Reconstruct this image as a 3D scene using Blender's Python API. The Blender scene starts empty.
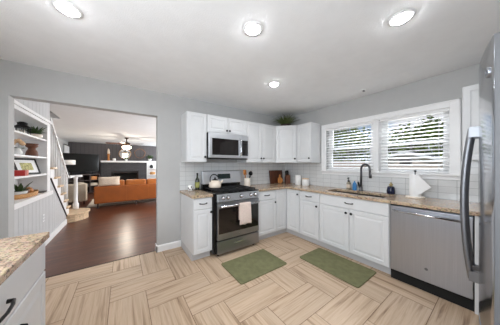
import bpy, math, random
from mathutils import Vector, Matrix
random.seed(7)
S = bpy.context.scene
COL = S.collection
PI = math.pi

# ---------------------------------------------------------------- camera
cam_d = bpy.data.cameras.new('camera')
cam = bpy.data.objects.new('camera', cam_d); COL.objects.link(cam); S.camera = cam
cam.location = (-3.2272, -2.9753, 1.3296)
cam.rotation_euler = (math.radians(90), 0, math.radians(55.64 - 90))
cam_d.sensor_width = 36; cam_d.lens = 177.13 / 500 * 36
cam_d.shift_x = 0.01196; cam_d.shift_y = 0.0047
cam_d.clip_start = 0.02; cam_d.clip_end = 300

# ---------------------------------------------------------------- world, sun, exposure
S.view_settings.view_transform = 'Standard'; S.view_settings.look = 'None'
S.view_settings.gamma = 1; S.view_settings.use_curve_mapping = False
S.view_settings.exposure = 0.1
S.cycles.use_denoising = True
S.cycles.max_bounces = 10; S.cycles.diffuse_bounces = 6; S.cycles.glossy_bounces = 5
S.cycles.sample_clamp_indirect = 6; S.cycles.caustics_reflective = True; S.cycles.caustics_refractive = False

def lin(c):
    return tuple(((x/255)/12.92 if x/255 <= 0.04045 else ((x/255+0.055)/1.055)**2.4) for x in c)

W = bpy.data.worlds.new('sky'); S.world = W; W.use_nodes = True
nt = W.node_tree; nt.nodes.clear()
def wn(t, **k):
    n = nt.nodes.new(t)
    for a, b in k.items(): setattr(n, a, b)
    return n
tc = wn('ShaderNodeTexCoord'); sep = wn('ShaderNodeSeparateXYZ'); rmp = wn('ShaderNodeValToRGB')
rmp.color_ramp.elements[0].position = 0.0; rmp.color_ramp.elements[0].color = (*lin((205, 222, 238)), 1)
rmp.color_ramp.elements[1].position = 0.55; rmp.color_ramp.elements[1].color = (*lin((92, 142, 205)), 1)
nz = wn('ShaderNodeTexNoise'); nz.inputs['Scale'].default_value = 3.2; nz.inputs['Detail'].default_value = 5
cr = wn('ShaderNodeValToRGB'); cr.color_ramp.elements[0].position = .47; cr.color_ramp.elements[1].position = .62
mx = wn('ShaderNodeMix', data_type='RGBA'); mx.inputs[7].default_value = (.95, .96, 1, 1)
bg = wn('ShaderNodeBackground'); bg.inputs[1].default_value = .8; wo = wn('ShaderNodeOutputWorld')
L = nt.links.new
L(tc.outputs['Generated'], sep.inputs[0]); L(sep.outputs[2], rmp.inputs[0]); L(tc.outputs['Generated'], nz.inputs['Vector'])
L(nz.outputs[0], cr.inputs[0]); L(cr.outputs[0], mx.inputs[0]); L(rmp.outputs[0], mx.inputs[6]); L(mx.outputs[2], bg.inputs[0]); L(bg.outputs[0], wo.inputs[0])

def light(name, kind, loc, target, power, size=None, sy=None, color=(1, 1, 1), shape=None):
    d = bpy.data.lights.new(name, kind); d.energy = power; d.color = color
    o = bpy.data.objects.new(name, d); COL.objects.link(o); o.location = loc
    v = Vector(target) - Vector(loc); o.rotation_euler = v.to_track_quat('-Z', 'Y').to_euler()
    if kind == 'AREA':
        d.shape = shape or ('RECTANGLE' if sy else 'DISK'); d.size = size
        if sy: d.size_y = sy
    return o
sun = light('sun', 'SUN', (0, 0, 12), (6, -1.6, 6.5), 1.8, color=(1, .96, .9)); sun.data.angle = .01
# unseen area lamps added as fill, indoors and outside the sink window
COOL = (.87, .935, 1)
light('fill_light_back', 'AREA', (-3.2, -3.78, 1.4), (-.9, -1.2, 2.15), 15, 1.5, 1.5, COOL)  # added fill from behind the camera, brightens the stove wall
light('fill_light_left', 'AREA', (-4.26, -2.55, 1.55), (0, -1.9, 2.1), 38, 1.2, .9, COOL)  # added fill from the left, brightens the window wall
light('added_sky_fill', 'AREA', (1.0, -1.84, 3.1), (0, -1.84, 1.6), 300, 2.2, 1.0, COOL)  # added lamp above the view, brightens the blind slats and ceiling
light('added_ground_fill', 'AREA', (3.0, -1.84, .15), (0, -1.84, 1.6), 90, 3.0, 1.3)  # added lamp below the sill, stands in for bounce off the ground
light('fill_light_living', 'AREA', (-.34, 2.7, 1.4), (-4.5, 2.6, 1.7), 135, 2.3, 1.6, (.96, .98, 1))  # added fill for the living room, the wall here has no window
light('fill_light_living_far', 'AREA', (-.34, 7.6, 1.7), (-4, 7.2, 2.4), 95, 1.0, 1.0, COOL)  # added fill to brighten the far living room ceiling

# ---------------------------------------------------------------- materials
def new_mat(name):
    m = bpy.data.materials.new(name); m.use_nodes = True
    b = m.node_tree.nodes['Principled BSDF']; return m, m.node_tree, b
def mat(name, c, rough=.5, metal=0, noise=0, nscale=8, bump=0, bscale=60, emit=0, spec=None, coat=0, stretch=(1, 1, 1)):
    m, t, b = new_mat(name)
    b.inputs['Base Color'].default_value = (*lin(c), 1); b.inputs['Roughness'].default_value = rough; b.inputs['Metallic'].default_value = metal
    if spec is not None: b.inputs['Specular IOR Level'].default_value = spec
    if coat: b.inputs['Coat Weight'].default_value = coat; b.inputs['Coat Roughness'].default_value = .08
    if emit: b.inputs['Emission Color'].default_value = (*lin(c), 1); b.inputs['Emission Strength'].default_value = emit
    co = t.nodes.new('ShaderNodeTexCoord'); mp = t.nodes.new('ShaderNodeMapping'); mp.inputs['Scale'].default_value = stretch
    t.links.new(co.outputs['Object'], mp.inputs[0])
    n = t.nodes.new('ShaderNodeTexNoise'); n.inputs['Scale'].default_value = nscale; n.inputs['Detail'].default_value = 4
    t.links.new(mp.outputs[0], n.inputs['Vector'])
    nv = noise if noise else .02
    r = t.nodes.new('ShaderNodeValToRGB'); r.color_ramp.elements[0].position = .3; r.color_ramp.elements[1].position = .7
    lo = [max(0, x*(1-nv)) for x in lin(c)]; hi = [min(1, x*(1+nv)) for x in lin(c)]
    r.color_ramp.elements[0].color = (*lo, 1); r.color_ramp.elements[1].color = (*hi, 1)
    t.links.new(n.outputs[0], r.inputs[0]); t.links.new(r.outputs[0], b.inputs['Base Color'])
    if bump:
        n2 = t.nodes.new('ShaderNodeTexNoise'); n2.inputs['Scale'].default_value = bscale; n2.inputs['Detail'].default_value = 3
        bp = t.nodes.new('ShaderNodeBump'); bp.inputs['Strength'].default_value = bump; bp.inputs['Distance'].default_value = .004
        t.links.new(mp.outputs[0], n2.inputs['Vector']); t.links.new(n2.outputs[0], bp.inputs['Height']); t.links.new(bp.outputs[0], b.inputs['Normal'])
    return m

def ramp(t, stops, inp):
    r = t.nodes.new('ShaderNodeValToRGB'); e = r.color_ramp.elements
    while len(e) < len(stops): e.new(.5)
    for i, (p, c) in enumerate(stops): e[i].position = p; e[i].color = (*lin(c), 1)
    t.links.new(inp, r.inputs[0]); return r.outputs[0]

M = {}
M['wall'] = mat('grey_wall_paint', (186, 186, 185), .75, bump=.12, bscale=220)
M['ceiling'] = mat('ceiling_paint', (238, 239, 240), .9, bump=.5, bscale=120)
M['white'] = mat('white_trim_paint', (238, 238, 238), .4)
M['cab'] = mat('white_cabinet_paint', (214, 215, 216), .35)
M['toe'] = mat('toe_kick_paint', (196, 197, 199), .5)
M['wainscot'] = mat('light_grey_panelling', (196, 197, 198), .5)
M['black'] = mat('black_metal', (18, 18, 19), .35, .6)
M['blackplastic'] = mat('black_enamel', (14, 14, 15), .22)
M['iron'] = mat('cast_iron', (24, 24, 25), .6)
M['chrome'] = mat('bright_chrome', (225, 225, 228), .15, 1)
M['faucet'] = mat('gunmetal_tap', (104, 104, 107), .3, .9)
M['glassblack'] = mat('oven_glass', (22, 17, 16), .06, spec=.6)
M['cream'] = mat('cream_enamel', (232, 218, 200), .25)
M['ceramic'] = mat('ivory_ceramic', (236, 226, 212), .35)
M['whiteceramic'] = mat('white_ceramic', (240, 240, 238), .25)
M['cloth'] = mat('blush_towel_cloth', (222, 203, 192), .95, noise=.06, nscale=60, bump=.5, bscale=300)
M['paper'] = mat('paper_towel', (246, 246, 246), .95, bump=.25, bscale=250)
M['oak'] = mat('light_oak', (218, 190, 156), .5, noise=.25, nscale=6, stretch=(1, 8, 8))
M['walnut'] = mat('dark_walnut', (84, 46, 28), .45, noise=.4, nscale=5, stretch=(6, 1, 1))
M['wood'] = mat('honey_wood', (186, 122, 62), .45, noise=.3, nscale=7, stretch=(8, 8, 1))
M['leather'] = mat('caramel_leather', (154, 80, 20), .48, noise=.12, nscale=5, bump=.2, bscale=90)
M['leatherdark'] = mat('caramel_leather_cushion', (172, 98, 34), .48, noise=.12, nscale=5, bump=.2, bscale=90)
M['linen'] = mat('cream_linen', (226, 208, 188), .9, noise=.1, nscale=40, bump=.3)
M['beige'] = mat('beige_upholstery', (192, 180, 162), .9, noise=.08, nscale=40, bump=.3)
M['rug'] = mat('pale_rug', (200, 190, 176), .95, noise=.15, nscale=12, bump=.5)
M['matgreen'] = mat('olive_green_pile', (114, 113, 79), .95, noise=.16, nscale=14, bump=.9, bscale=160)
M['tvscreen'] = mat('television_screen', (8, 10, 11), .12)
M['darkwood'] = mat('espresso_wood', (58, 44, 40), .5, noise=.25, nscale=6)
M['brown'] = mat('reddish_brown_wood', (104, 62, 40), .45, noise=.35, nscale=7, stretch=(5, 5, 1))
M['leaf'] = mat('green_leaf', (66, 92, 48), .5, noise=.35, nscale=9)
M['leaflight'] = mat('pale_green_leaf', (116, 134, 74), .55, noise=.35, nscale=12)
M['grass'] = mat('grassy_green_leaf', (92, 104, 58), .6, noise=.45, nscale=25)
M['treeleaf'] = mat('tree_leaf', (120, 140, 66), .7, noise=.45, nscale=1.2)
M['bark'] = mat('bark', (84, 66, 52), .9, noise=.3)
M['red'] = mat('red_lacquer', (178, 30, 22), .4)
M['redlight'] = mat('red_print', (206, 110, 92), .5)
M['olive'] = mat('dark_green_glass', (28, 34, 14), .1, spec=.7)
M['label'] = mat('olive_label', (150, 150, 84), .6)
M['blue'] = mat('blue_plastic', (60, 128, 186), .35)
M['navy'] = mat('navy_glaze', (26, 32, 58), .25)
M['amber'] = mat('smoky_glass', (150, 140, 122), .15)
M['tan'] = mat('tan_bristle', (170, 152, 108), .8)
M['wicker'] = mat('woven_wicker', (188, 140, 88), .75, noise=.3, nscale=50, bump=1, bscale=120)
M['daylens'] = mat('lamp_lens', (250, 252, 255), .4, emit=85)
M['warmlens'] = mat('fan_lamp_glass', (255, 236, 205), .4, emit=7)
M['mirror'] = mat('mirror_glass', (235, 235, 235), .04, 1)
M['fanwood'] = mat('fan_blade_wood', (84, 50, 34), .4, noise=.2)
M['bronze'] = mat('bronze_metal', (70, 50, 38), .4, .7)
M['display'] = mat('clock_display', (22, 38, 38), .15)
M['siding'] = mat('pale_siding', (216, 200, 190), .8, noise=.05)
M['roof'] = mat('grey_shingles', (92, 88, 86), .9, noise=.2, nscale=30)
M['trimwhite'] = mat('exterior_white_trim', (240, 240, 240), .6)
M['lawn'] = mat('lawn_grass', (96, 112, 62), .95, noise=.3, nscale=3)
M['fence'] = mat('weathered_fence_wood', (198, 180, 168), .85, noise=.2, nscale=5, stretch=(1, 6, 1))
M['dirt'] = mat('screen_print_green', (190, 184, 130), .8, noise=.5, nscale=40)
M['slat'] = mat('white_slat', (240, 240, 240), .45)
M['darkgap'] = mat('dark_recess', (10, 10, 10), .8)
M['pinkprint'] = mat('patterned_glaze', (206, 196, 186), .3, noise=.5, nscale=60)

def steel(name, c, rough, axis):
    m, t, b = new_mat(name)
    b.inputs['Metallic'].default_value = 1; b.inputs['Roughness'].default_value = rough
    co = t.nodes.new('ShaderNodeTexCoord'); mp = t.nodes.new('ShaderNodeMapping')
    mp.inputs['Scale'].default_value = {'z': (260, 260, 2), 'x': (2, 260, 260), 'y': (260, 2, 260)}[axis]
    n = t.nodes.new('ShaderNodeTexNoise'); n.inputs['Scale'].default_value = 1; n.inputs['Detail'].default_value = 2
    t.links.new(co.outputs['Object'], mp.inputs[0]); t.links.new(mp.outputs[0], n.inputs['Vector'])
    hi = tuple(min(255, x+4) for x in c); lo = tuple(x-4 for x in c)
    t.links.new(ramp(t, [(.3, lo), (.7, hi)], n.outputs[0]), b.inputs['Base Color'])
    bp = t.nodes.new('ShaderNodeBump'); bp.inputs['Strength'].default_value = .03; bp.inputs['Distance'].default_value = .0004
    t.links.new(n.outputs[0], bp.inputs['Height']); t.links.new(bp.outputs[0], b.inputs['Normal'])
    return m
M['steel'] = steel('brushed_stainless', (216, 218, 222), .38, 'x')
M['steelrange'] = steel('oven_stainless', (160, 163, 168), .3, 'x')
M['steelv'] = steel('brushed_stainless_upright', (172, 176, 184), .32, 'z')
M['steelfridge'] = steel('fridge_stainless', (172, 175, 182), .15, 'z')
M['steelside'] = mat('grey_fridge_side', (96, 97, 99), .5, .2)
M['steeldark'] = mat('dark_steel_handle', (128, 129, 132), .4, .95)

# granite
def granite(name, base, dark, light_, grey):
    m, t, b = new_mat(name); b.inputs['Roughness'].default_value = .16
    co = t.nodes.new('ShaderNodeTexCoord')
    n1 = t.nodes.new('ShaderNodeTexNoise'); n1.inputs['Scale'].default_value = 26; n1.inputs['Detail'].default_value = 6; n1.inputs['Roughness'].default_value = .75
    n2 = t.nodes.new('ShaderNodeTexNoise'); n2.inputs['Scale'].default_value = 70; n2.inputs['Detail'].default_value = 3
    v = t.nodes.new('ShaderNodeTexVoronoi'); v.inputs['Scale'].default_value = 85
    mp = t.nodes.new('ShaderNodeMapping'); mp.inputs['Scale'].default_value = (1, .55, 1); mp.inputs['Rotation'].default_value = (0, 0, .6)
    t.links.new(co.outputs['Object'], mp.inputs[0])
    t.links.new(mp.outputs[0], n1.inputs['Vector'])
    for x in (n2, v): t.links.new(co.outputs['Object'], x.inputs['Vector'])
    c1 = ramp(t, [(.3, dark), (.42, base), (.55, light_), (.64, base), (.75, grey)], n1.outputs[0])
    f = ramp(t, [(.36, (255, 255, 255)), (.46, (0, 0, 0))], n2.outputs[0])
    mx = t.nodes.new('ShaderNodeMix'); mx.data_type = 'RGBA'; mx.inputs[7].default_value = (*lin(dark), 1)
    mul = t.nodes.new('ShaderNodeMath'); mul.operation = 'MULTIPLY'; mul.inputs[1].default_value = .75
    t.links.new(f, mul.inputs[0]); t.links.new(mul.outputs[0], mx.inputs[0]); t.links.new(c1, mx.inputs[6])
    mx2 = t.nodes.new('ShaderNodeMix'); mx2.data_type = 'RGBA'; mx2.blend_type = 'OVERLAY'; mx2.inputs[0].default_value = .12
    t.links.new(mx.outputs[2], mx2.inputs[6]); t.links.new(v.outputs['Color'], mx2.inputs[7])
    hs = t.nodes.new('ShaderNodeHueSaturation'); hs.inputs['Saturation'].default_value = .85
    t.links.new(mx2.outputs[2], hs.inputs['Color']); t.links.new(hs.outputs[0], b.inputs['Base Color'])
    return m
M['granite'] = granite('speckled_tan_granite', (166, 138, 108), (56, 48, 43), (200, 172, 138), (136, 130, 124))

# floor tile (wood look, uv based)
def floor_mat(name, stops, strip, grainscale, rough, tint=.12, bumpd=.0006):
    m, t, b = new_mat(name); b.inputs['Roughness'].default_value = rough
    uv = t.nodes.new('ShaderNodeUVMap'); mp = t.nodes.new('ShaderNodeMapping'); mp.inputs['Scale'].default_value = grainscale
    t.links.new(uv.outputs[0], mp.inputs[0])
    n = t.nodes.new('ShaderNodeTexNoise'); n.inputs['Scale'].default_value = 1; n.inputs['Detail'].default_value = 5; n.inputs['Distortion'].default_value = .6; n.inputs['Roughness'].default_value = .6
    t.links.new(mp.outputs[0], n.inputs['Vector'])
    base = ramp(t, stops, n.outputs[0])
    sx = t.nodes.new('ShaderNodeSeparateXYZ'); t.links.new(uv.outputs[0], sx.inputs[0])
    def math_(op, a, bb):
        k = t.nodes.new('ShaderNodeMath'); k.operation = op
        if hasattr(a, 'links'): t.links.new(a, k.inputs[0])
        else: k.inputs[0].default_value = a
        if bb is not None:
            if hasattr(bb, 'links'): t.links.new(bb, k.inputs[1])
            else: k.inputs[1].default_value = bb
        return k.outputs[0]
    fl = math_('FLOOR', math_('DIVIDE', sx.outputs[1], strip), None)
    wnz = t.nodes.new('ShaderNodeTexWhiteNoise'); wnz.noise_dimensions = '1D'; t.links.new(fl, wnz.inputs['W'])
    val = math_('ADD', math_('MULTIPLY', wnz.outputs['Value'], tint*2), 1-tint)
    hs = t.nodes.new('ShaderNodeHueSaturation'); t.links.new(val, hs.inputs['Value']); t.links.new(base, hs.inputs['Color'])
    t.links.new(hs.outputs[0], b.inputs['Base Color'])
    bp = t.nodes.new('ShaderNodeBump'); bp.inputs['Strength'].default_value = .4; bp.inputs['Distance'].default_value = bumpd
    t.links.new(n.outputs[0], bp.inputs['Height']); t.links.new(bp.outputs[0], b.inputs['Normal'])
    return m
M['tile'] = floor_mat('wood_look_tile', [(.29, (136, 108, 84)), (.43, (184, 158, 131)), (.56, (200, 176, 151)), (.75, (172, 143, 116))], .102, (1.3, 26, 1), .42, .05)
M['hardwood'] = floor_mat('dark_red_hardwood', [(.3, (56, 28, 18)), (.5, (86, 46, 29)), (.7, (112, 66, 42))], .083, (2, 30, 1), .3, .16)
M['grout'] = mat('brown_grout', (118, 94, 74), .9)

def brick_mat(name, c, mortar, bw, bh, msize, rough, offset=0, mort_rough=.8, noise=0):
    m, t, b = new_mat(name); b.inputs['Roughness'].default_value = rough
    uv = t.nodes.new('ShaderNodeUVMap'); br = t.nodes.new('ShaderNodeTexBrick'); br.offset = offset; br.squash = 1
    br.inputs['Scale'].default_value = 1; br.inputs['Brick Width'].default_value = bw; br.inputs['Row Height'].default_value = bh
    br.inputs['Mortar Size'].default_value = msize; br.inputs['Mortar Smooth'].default_value = .2
    br.inputs['Color1'].default_value = (*lin(c), 1); br.inputs['Color2'].default_value = (*lin(tuple(max(0, x-4-noise) for x in c)), 1); br.inputs['Mortar'].default_value = (*lin(mortar), 1)
    t.links.new(uv.outputs[0], br.inputs['Vector']); t.links.new(br.outputs['Color'], b.inputs['Base Color'])
    bp = t.nodes.new('ShaderNodeBump'); bp.invert = True; bp.inputs['Strength'].default_value = .6; bp.inputs['Distance'].default_value = .002
    t.links.new(br.outputs['Fac'], bp.inputs['Height']); t.links.new(bp.outputs[0], b.inputs['Normal'])
    return m
M['splash'] = brick_mat('white_glazed_tile', (216, 217, 217), (158, 159, 160), .152, .0765, .0018, .18)
M['darkbrick'] = brick_mat('painted_dark_brick', (66, 66, 70), (44, 44, 48), .2, .075, .008, .6, .5, noise=8)
M['darkpanel'] = brick_mat('dark_grey_panelling', (92, 88, 90), (56, 54, 56), .16, 9, .006, .6)
M['siding2'] = brick_mat('lap_siding', (220, 204, 194), (170, 156, 148), 30, .16, .012, .8)

# ---------------------------------------------------------------- mesh helpers
class MB:
    def __init__(s): s.v = []; s.f = []; s.sm = []; s.uv = []; s.mi = []
    def face(s, idx, sm=False, uv=None, mi=0): s.f.append(idx); s.sm.append(sm); s.uv.append(uv); s.mi.append(mi)
    def quad(s, pts, uv=None, sm=False, mi=0):
        n = len(s.v); s.v += [tuple(p) for p in pts]; s.face(list(range(n, n+len(pts))), sm, uv, mi); return s
    def box(s, x0, x1, y0, y1, z0, z1):
        x0, x1 = sorted((x0, x1)); y0, y1 = sorted((y0, y1)); z0, z1 = sorted((z0, z1))
        n = len(s.v)
        s.v += [(x0, y0, z0), (x1, y0, z0), (x1, y1, z0), (x0, y1, z0), (x0, y0, z1), (x1, y0, z1), (x1, y1, z1), (x0, y1, z1)]
        for q in ((0, 3, 2, 1), (4, 5, 6, 7), (0, 1, 5, 4), (1, 2, 6, 5), (2, 3, 7, 6), (3, 0, 4, 7)): s.face([n+i for i in q])
        return s
    def obox(s, c, ax, ay, az, hx, hy, hz):          # oriented box
        c = Vector(c); ax = Vector(ax).normalized(); ay = Vector(ay).normalized(); az = Vector(az).normalized(); n = len(s.v)
        for k in (-1, 1):
            for i, j in ((-1, -1), (1, -1), (1, 1), (-1, 1)): s.v.append(tuple(c+ax*hx*i+ay*hy*j+az*hz*k))
        for q in ((0, 3, 2, 1), (4, 5, 6, 7), (0, 1, 5, 4), (1, 2, 6, 5), (2, 3, 7, 6), (3, 0, 4, 7)): s.face([n+i for i in q])
        return s
    def prism(s, poly, z0, z1):
        n = len(s.v); k = len(poly)
        s.v += [(x, y, z0) for x, y in poly]+[(x, y, z1) for x, y in poly]
        s.face([n+i for i in range(k)][::-1]); s.face([n+k+i for i in range(k)])
        for i in range(k): j = (i+1) % k; s.face([n+i, n+j, n+k+j, n+k+i])
        return s
    def extr(s, poly, axis, a, b, sm=False):          # poly in the two other axes (order kept), extruded along axis
        n = len(s.v); k = len(poly)
        def mk(p, q, w): return {'x': (w, p, q), 'y': (p, w, q), 'z': (p, q, w)}[axis]
        s.v += [mk(p, q, a) for p, q in poly]+[mk(p, q, b) for p, q in poly]
        s.face([n+i for i in range(k)][::-1]); s.face([n+k+i for i in range(k)])
        for i in range(k): j = (i+1) % k; s.face([n+i, n+j, n+k+j, n+k+i], sm)
        return s
    def tube(s, pts, r, n=10, closed=False):
        pts = [Vector(p) for p in pts]; rs = r if isinstance(r, (list, tuple)) else [r]*len(pts); base = len(s.v); K = len(pts)
        up = None
        for i, p in enumerate(pts):
            d = (pts[min(i+1, K-1)]-pts[max(i-1, 0)]).normalized()
            if up is None: up = d.orthogonal().normalized()
            else: up = (up-d*up.dot(d)).normalized()
            w = d.cross(up)
            for k in range(n): a = 2*PI*k/n; s.v.append(tuple(p+(up*math.cos(a)+w*math.sin(a))*rs[i]))
        for i in range(K-1):
            for k in range(n): l = (k+1) % n; s.face([base+i*n+k, base+i*n+l, base+(i+1)*n+l, base+(i+1)*n+k], True)
        s.face([base+k for k in range(n)][::-1]); s.face([base+(K-1)*n+k for k in range(n)])
        return s
    def lathe(s, prof, c=(0, 0, 0), n=24, axis='z', sx=1, sy=1):
        base = len(s.v); K = len(prof)
        for r, h in prof:
            for k in range(n):
                a = 2*PI*k/n; p, q = r*math.cos(a)*sx, r*math.sin(a)*sy
                s.v.append({'z': (c[0]+p, c[1]+q, c[2]+h), 'y': (c[0]+p, c[1]+h, c[2]+q), 'x': (c[0]+h, c[1]+p, c[2]+q)}[axis])
        for i in range(K-1):
            for k in range(n): l = (k+1) % n; s.face([base+i*n+k, base+i*n+l, base+(i+1)*n+l, base+(i+1)*n+k], True)
        s.face([base+k for k in range(n)][::-1]); s.face([base+(K-1)*n+k for k in range(n)])
        return s
    def panel(s, x0, x1, z0, z1, y, rings, t=.02):    # raised panel front facing -y, back plane at y
        n = len(s.v); R = [(0, 0)]+rings
        for ins, d in R:
            s.v += [(x0+ins, y-d, z0+ins), (x1-ins, y-d, z0+ins), (x1-ins, y-d, z1-ins), (x0+ins, y-d, z1-ins)]
        s.face([n+3, n+2, n+1, n])
        for i in range(len(R)-1):
            for k in range(4): l = (k+1) % 4; s.face([n+4*i+k, n+4*i+l, n+4*i+4+l, n+4*i+4+k])
        e = n+4*(len(R)-1); s.face([e, e+1, e+2, e+3]); return s
    def leaf(s, p, d, length, width, droop=.3, seg=3, sm=True):
        p = Vector(p); d = Vector(d).normalized(); side = d.cross(Vector((0, 0, 1)))
        side = side.normalized() if side.length > .01 else Vector((1, 0, 0)); b = len(s.v)
        for i in range(seg+1):
            f = i/seg; w = width*math.sin(PI*min(.97, max(.06, f*.9+.08)))
            s.v.append(tuple(p-side*w/2)); s.v.append(tuple(p+side*w/2))
            d = (d+Vector((0, 0, -droop/seg))).normalized(); p = p+d*length/seg
        for i in range(seg): s.face([b+2*i, b+2*i+1, b+2*i+3, b+2*i+2], sm)
        return s
    def obj(s, name, m, parent=None, bevel=0, seg=2):
        me = bpy.data.meshes.new(name); me.from_pydata(s.v, [], s.f); 
        for x in (m if isinstance(m, (list, tuple)) else [m]): me.materials.append(x)
        for p, q, k in zip(me.polygons, s.sm, s.mi): p.use_smooth = q; p.material_index = k
        if any(u is not None for u in s.uv):
            ul = me.uv_layers.new(name='UVMap')
            for p, u in zip(me.polygons, s.uv):
                if u is None: continue
                for li, c in zip(p.loop_indices, u): ul.data[li].uv = c
        me.update(); o = bpy.data.objects.new(name, me); COL.objects.link(o)
        if parent is not None: o.parent = parent
        if bevel:
            b = o.modifiers.new('bevel', 'BEVEL'); b.width = bevel; b.segments = seg; b.limit_method = 'ANGLE'; b.angle_limit = math.radians(40)
        return o
def B(*a): return MB().box(*a)
def tag(o, label, cat, group=None, kind=None):
    o['label'] = label; o['category'] = cat
    if group: o['group'] = group
    if kind: o['kind'] = kind
    return o
def thing(name, label, cat, loc=(0, 0, 0), rz=0, group=None):
    o = bpy.data.objects.new(name, None); COL.objects.link(o); o.location = loc; o.rotation_euler = (0, 0, rz); o.empty_display_size = .1
    return tag(o, label, cat, group)
def struct(o, label=None):
    o['kind'] = 'structure'
    if label: o['label'] = label
    return o
def rect_prof(r, n=6):  return r

# ================================================================ SETTING
CZ = 2.44
TH = .06                       # tile / hardwood threshold line
# --- tile floor: herringbone of 2:1 tiles
fl = MB(); CX, CY, X0, Y0 = .3065, .2955, -3.335, -.5445
def add_tile(xa, xb, ya, yb, horiz):
    g = .0024; u0, v0 = random.random()*40, round(random.random()*400)*.306
    l, w = (xb-xa, yb-ya) if horiz else (yb-ya, xb-xa)
    XA, XB, YA, YB = max(xa, -4.6)+g, min(xb, .1)-g, max(ya, -4.2)+g, min(yb, TH)-g
    if XB <= XA or YB <= YA: return
    P = [(XA, YA), (XB, YA), (XB, YB), (XA, YB)]
    uv = [((px-xa)+u0, (py-ya)+v0) if horiz else ((py-ya)+u0, (px-xa)+v0) for px, py in P]
    fl.quad([(px, py, 0) for px, py in P], uv)
for i in range(-6, 13):
    for j in range(-5, 14):
        k = (i-j) % 4; xa = X0+i*CX; yb = Y0-j*CY
        if k == 0: add_tile(xa, xa+2*CX, yb-CY, yb, True)
        elif k == 3: add_tile(xa, xa+CX, yb-2*CY, yb, False)
fl.quad([(-4.6, -4.2, -.0015), (.1, -4.2, -.0015), (.1, TH, -.0015), (-4.6, TH, -.0015)], [(0, 0)]*4, mi=1)
fl.box(-4.6, .1, -4.2, TH, -.12, -.003); fl.mi[-6:] = [1]*6
struct(fl.obj('floor', [M['tile'], M['grout']]))
# --- hardwood in the living room: boards running along x
hw = MB(); y = TH; r = 0
while y < 9.0:
    x = -5.6-random.random()
    while x < .1:
        ln = .7+random.random()*.9; u0, v0 = random.random()*50, (r*7+round(random.random()*500))*.083
        xa, xb = max(x, -5.6), min(x+ln, .1)
        if xb > xa+.01:
            a, b, c, d = xa+.0006, xb-.0006, y+.0006, y+.083-.0006
            hw.quad([(a, c, 0), (b, c, 0), (b, d, 0), (a, d, 0)], [(u0, v0+.001), (u0+xb-xa, v0+.001), (u0+xb-xa, v0+.081), (u0, v0+.081)])
        x += ln
    y += .083; r += 1
hw.box(-5.6, .1, TH, 9.0, -.12, -.002)
struct(hw.obj('floor_living_room', M['hardwood']))
struct(B(-4.2, -2.8, TH-.006, TH+.014, 0, .0035).obj('trim_1', M['darkwood']), 'thin strip between the tiles and the hardwood')

# --- kitchen ceiling and walls
struct(B(-4.6, .15, -4.0, .12, CZ, CZ+.1).obj('ceiling', M['ceiling']))
OX0, OX1, OZ = -4.235, -2.793, 2.075
wa = MB(); wa.box(OX1, 0, 0, .124, 0, CZ); wa.box(OX0, OX1, 0, .124, OZ, CZ); wa.box(-4.6, OX0, 0, .124, 0, CZ)
struct(wa.obj('wall_back', M['wall']))
# window wall with one wide opening
WY0, WY1, WZ0, WZ1 = -2.63, -1.045, 1.222, 2.03
wb = MB(); wb.box(0, .15, -4.0, .124, 0, WZ0); wb.box(0, .15, -4.0, .124, WZ1, CZ); wb.box(0, .15, WY1, .124, WZ0, WZ1); wb.box(0, .15, -4.0, WY0, WZ0, WZ1)
struct(wb.obj('wall_right', M['wall']))
wc = MB(); wc.box(-4.6, .15, -4.0, -3.85, 0, .6); wc.box(-4.6, .15, -4.0, -3.85, 2.15, CZ); wc.box(-4.6, -4.0, -4.0, -3.85, .6, 2.15); wc.box(-2.42, .15, -4.0, -3.85, .6, 2.15)
struct(wc.obj('wall_front', M['wall']))
wd = MB(); wd.box(-4.6, -4.36, -4.0, 0, 0, 1.0); wd.box(-4.6, -4.36, -4.0, 0, 2.1, CZ); wd.box(-4.6, -4.36, -4.0, -3.2, 1.0, 2.1); wd.box(-4.6, -4.36, -1.9, 0, 1.0, 2.1)
struct(wd.obj('wall_left', M['wall']))
# unseen window frames added where the kitchen fill lamps shine from
w2 = MB(); 
for a, b in ((-4.0, -3.95), (-3.235, -3.185), (-2.47, -2.42)): w2.box(a, b, -3.95, -3.89, .6, 2.15)
w2.box(-4.0, -2.42, -3.95, -3.89, .6, .66); w2.box(-4.0, -2.42, -3.95, -3.89, 2.09, 2.15)
struct(w2.obj('added_window_back', M['white']))
w3 = MB()
for a, b in ((-3.2, -3.15), (-2.575, -2.525), (-1.95, -1.9)): w3.box(-4.5, -4.44, a, b, 1.0, 2.1)
w3.box(-4.5, -4.44, -3.2, -1.9, 1.0, 1.06); w3.box(-4.5, -4.44, -3.2, -1.9, 2.04, 2.1)
struct(w3.obj('added_window_left', M['white']))
# baseboards
bb = MB().extr([(0, 0), (-.016, 0), (-.016, .085), (-.008, .1), (0, .1)], 'x', -2.809, -2.446); bb.box(-2.809, -2.793, -.016, .124, 0, .095)
struct(bb.obj('baseboard_back', M['white']))
struct(B(-4.251, -4.235, -.0, .124, 0, .095).obj('baseboard_left', M['white']))
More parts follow.
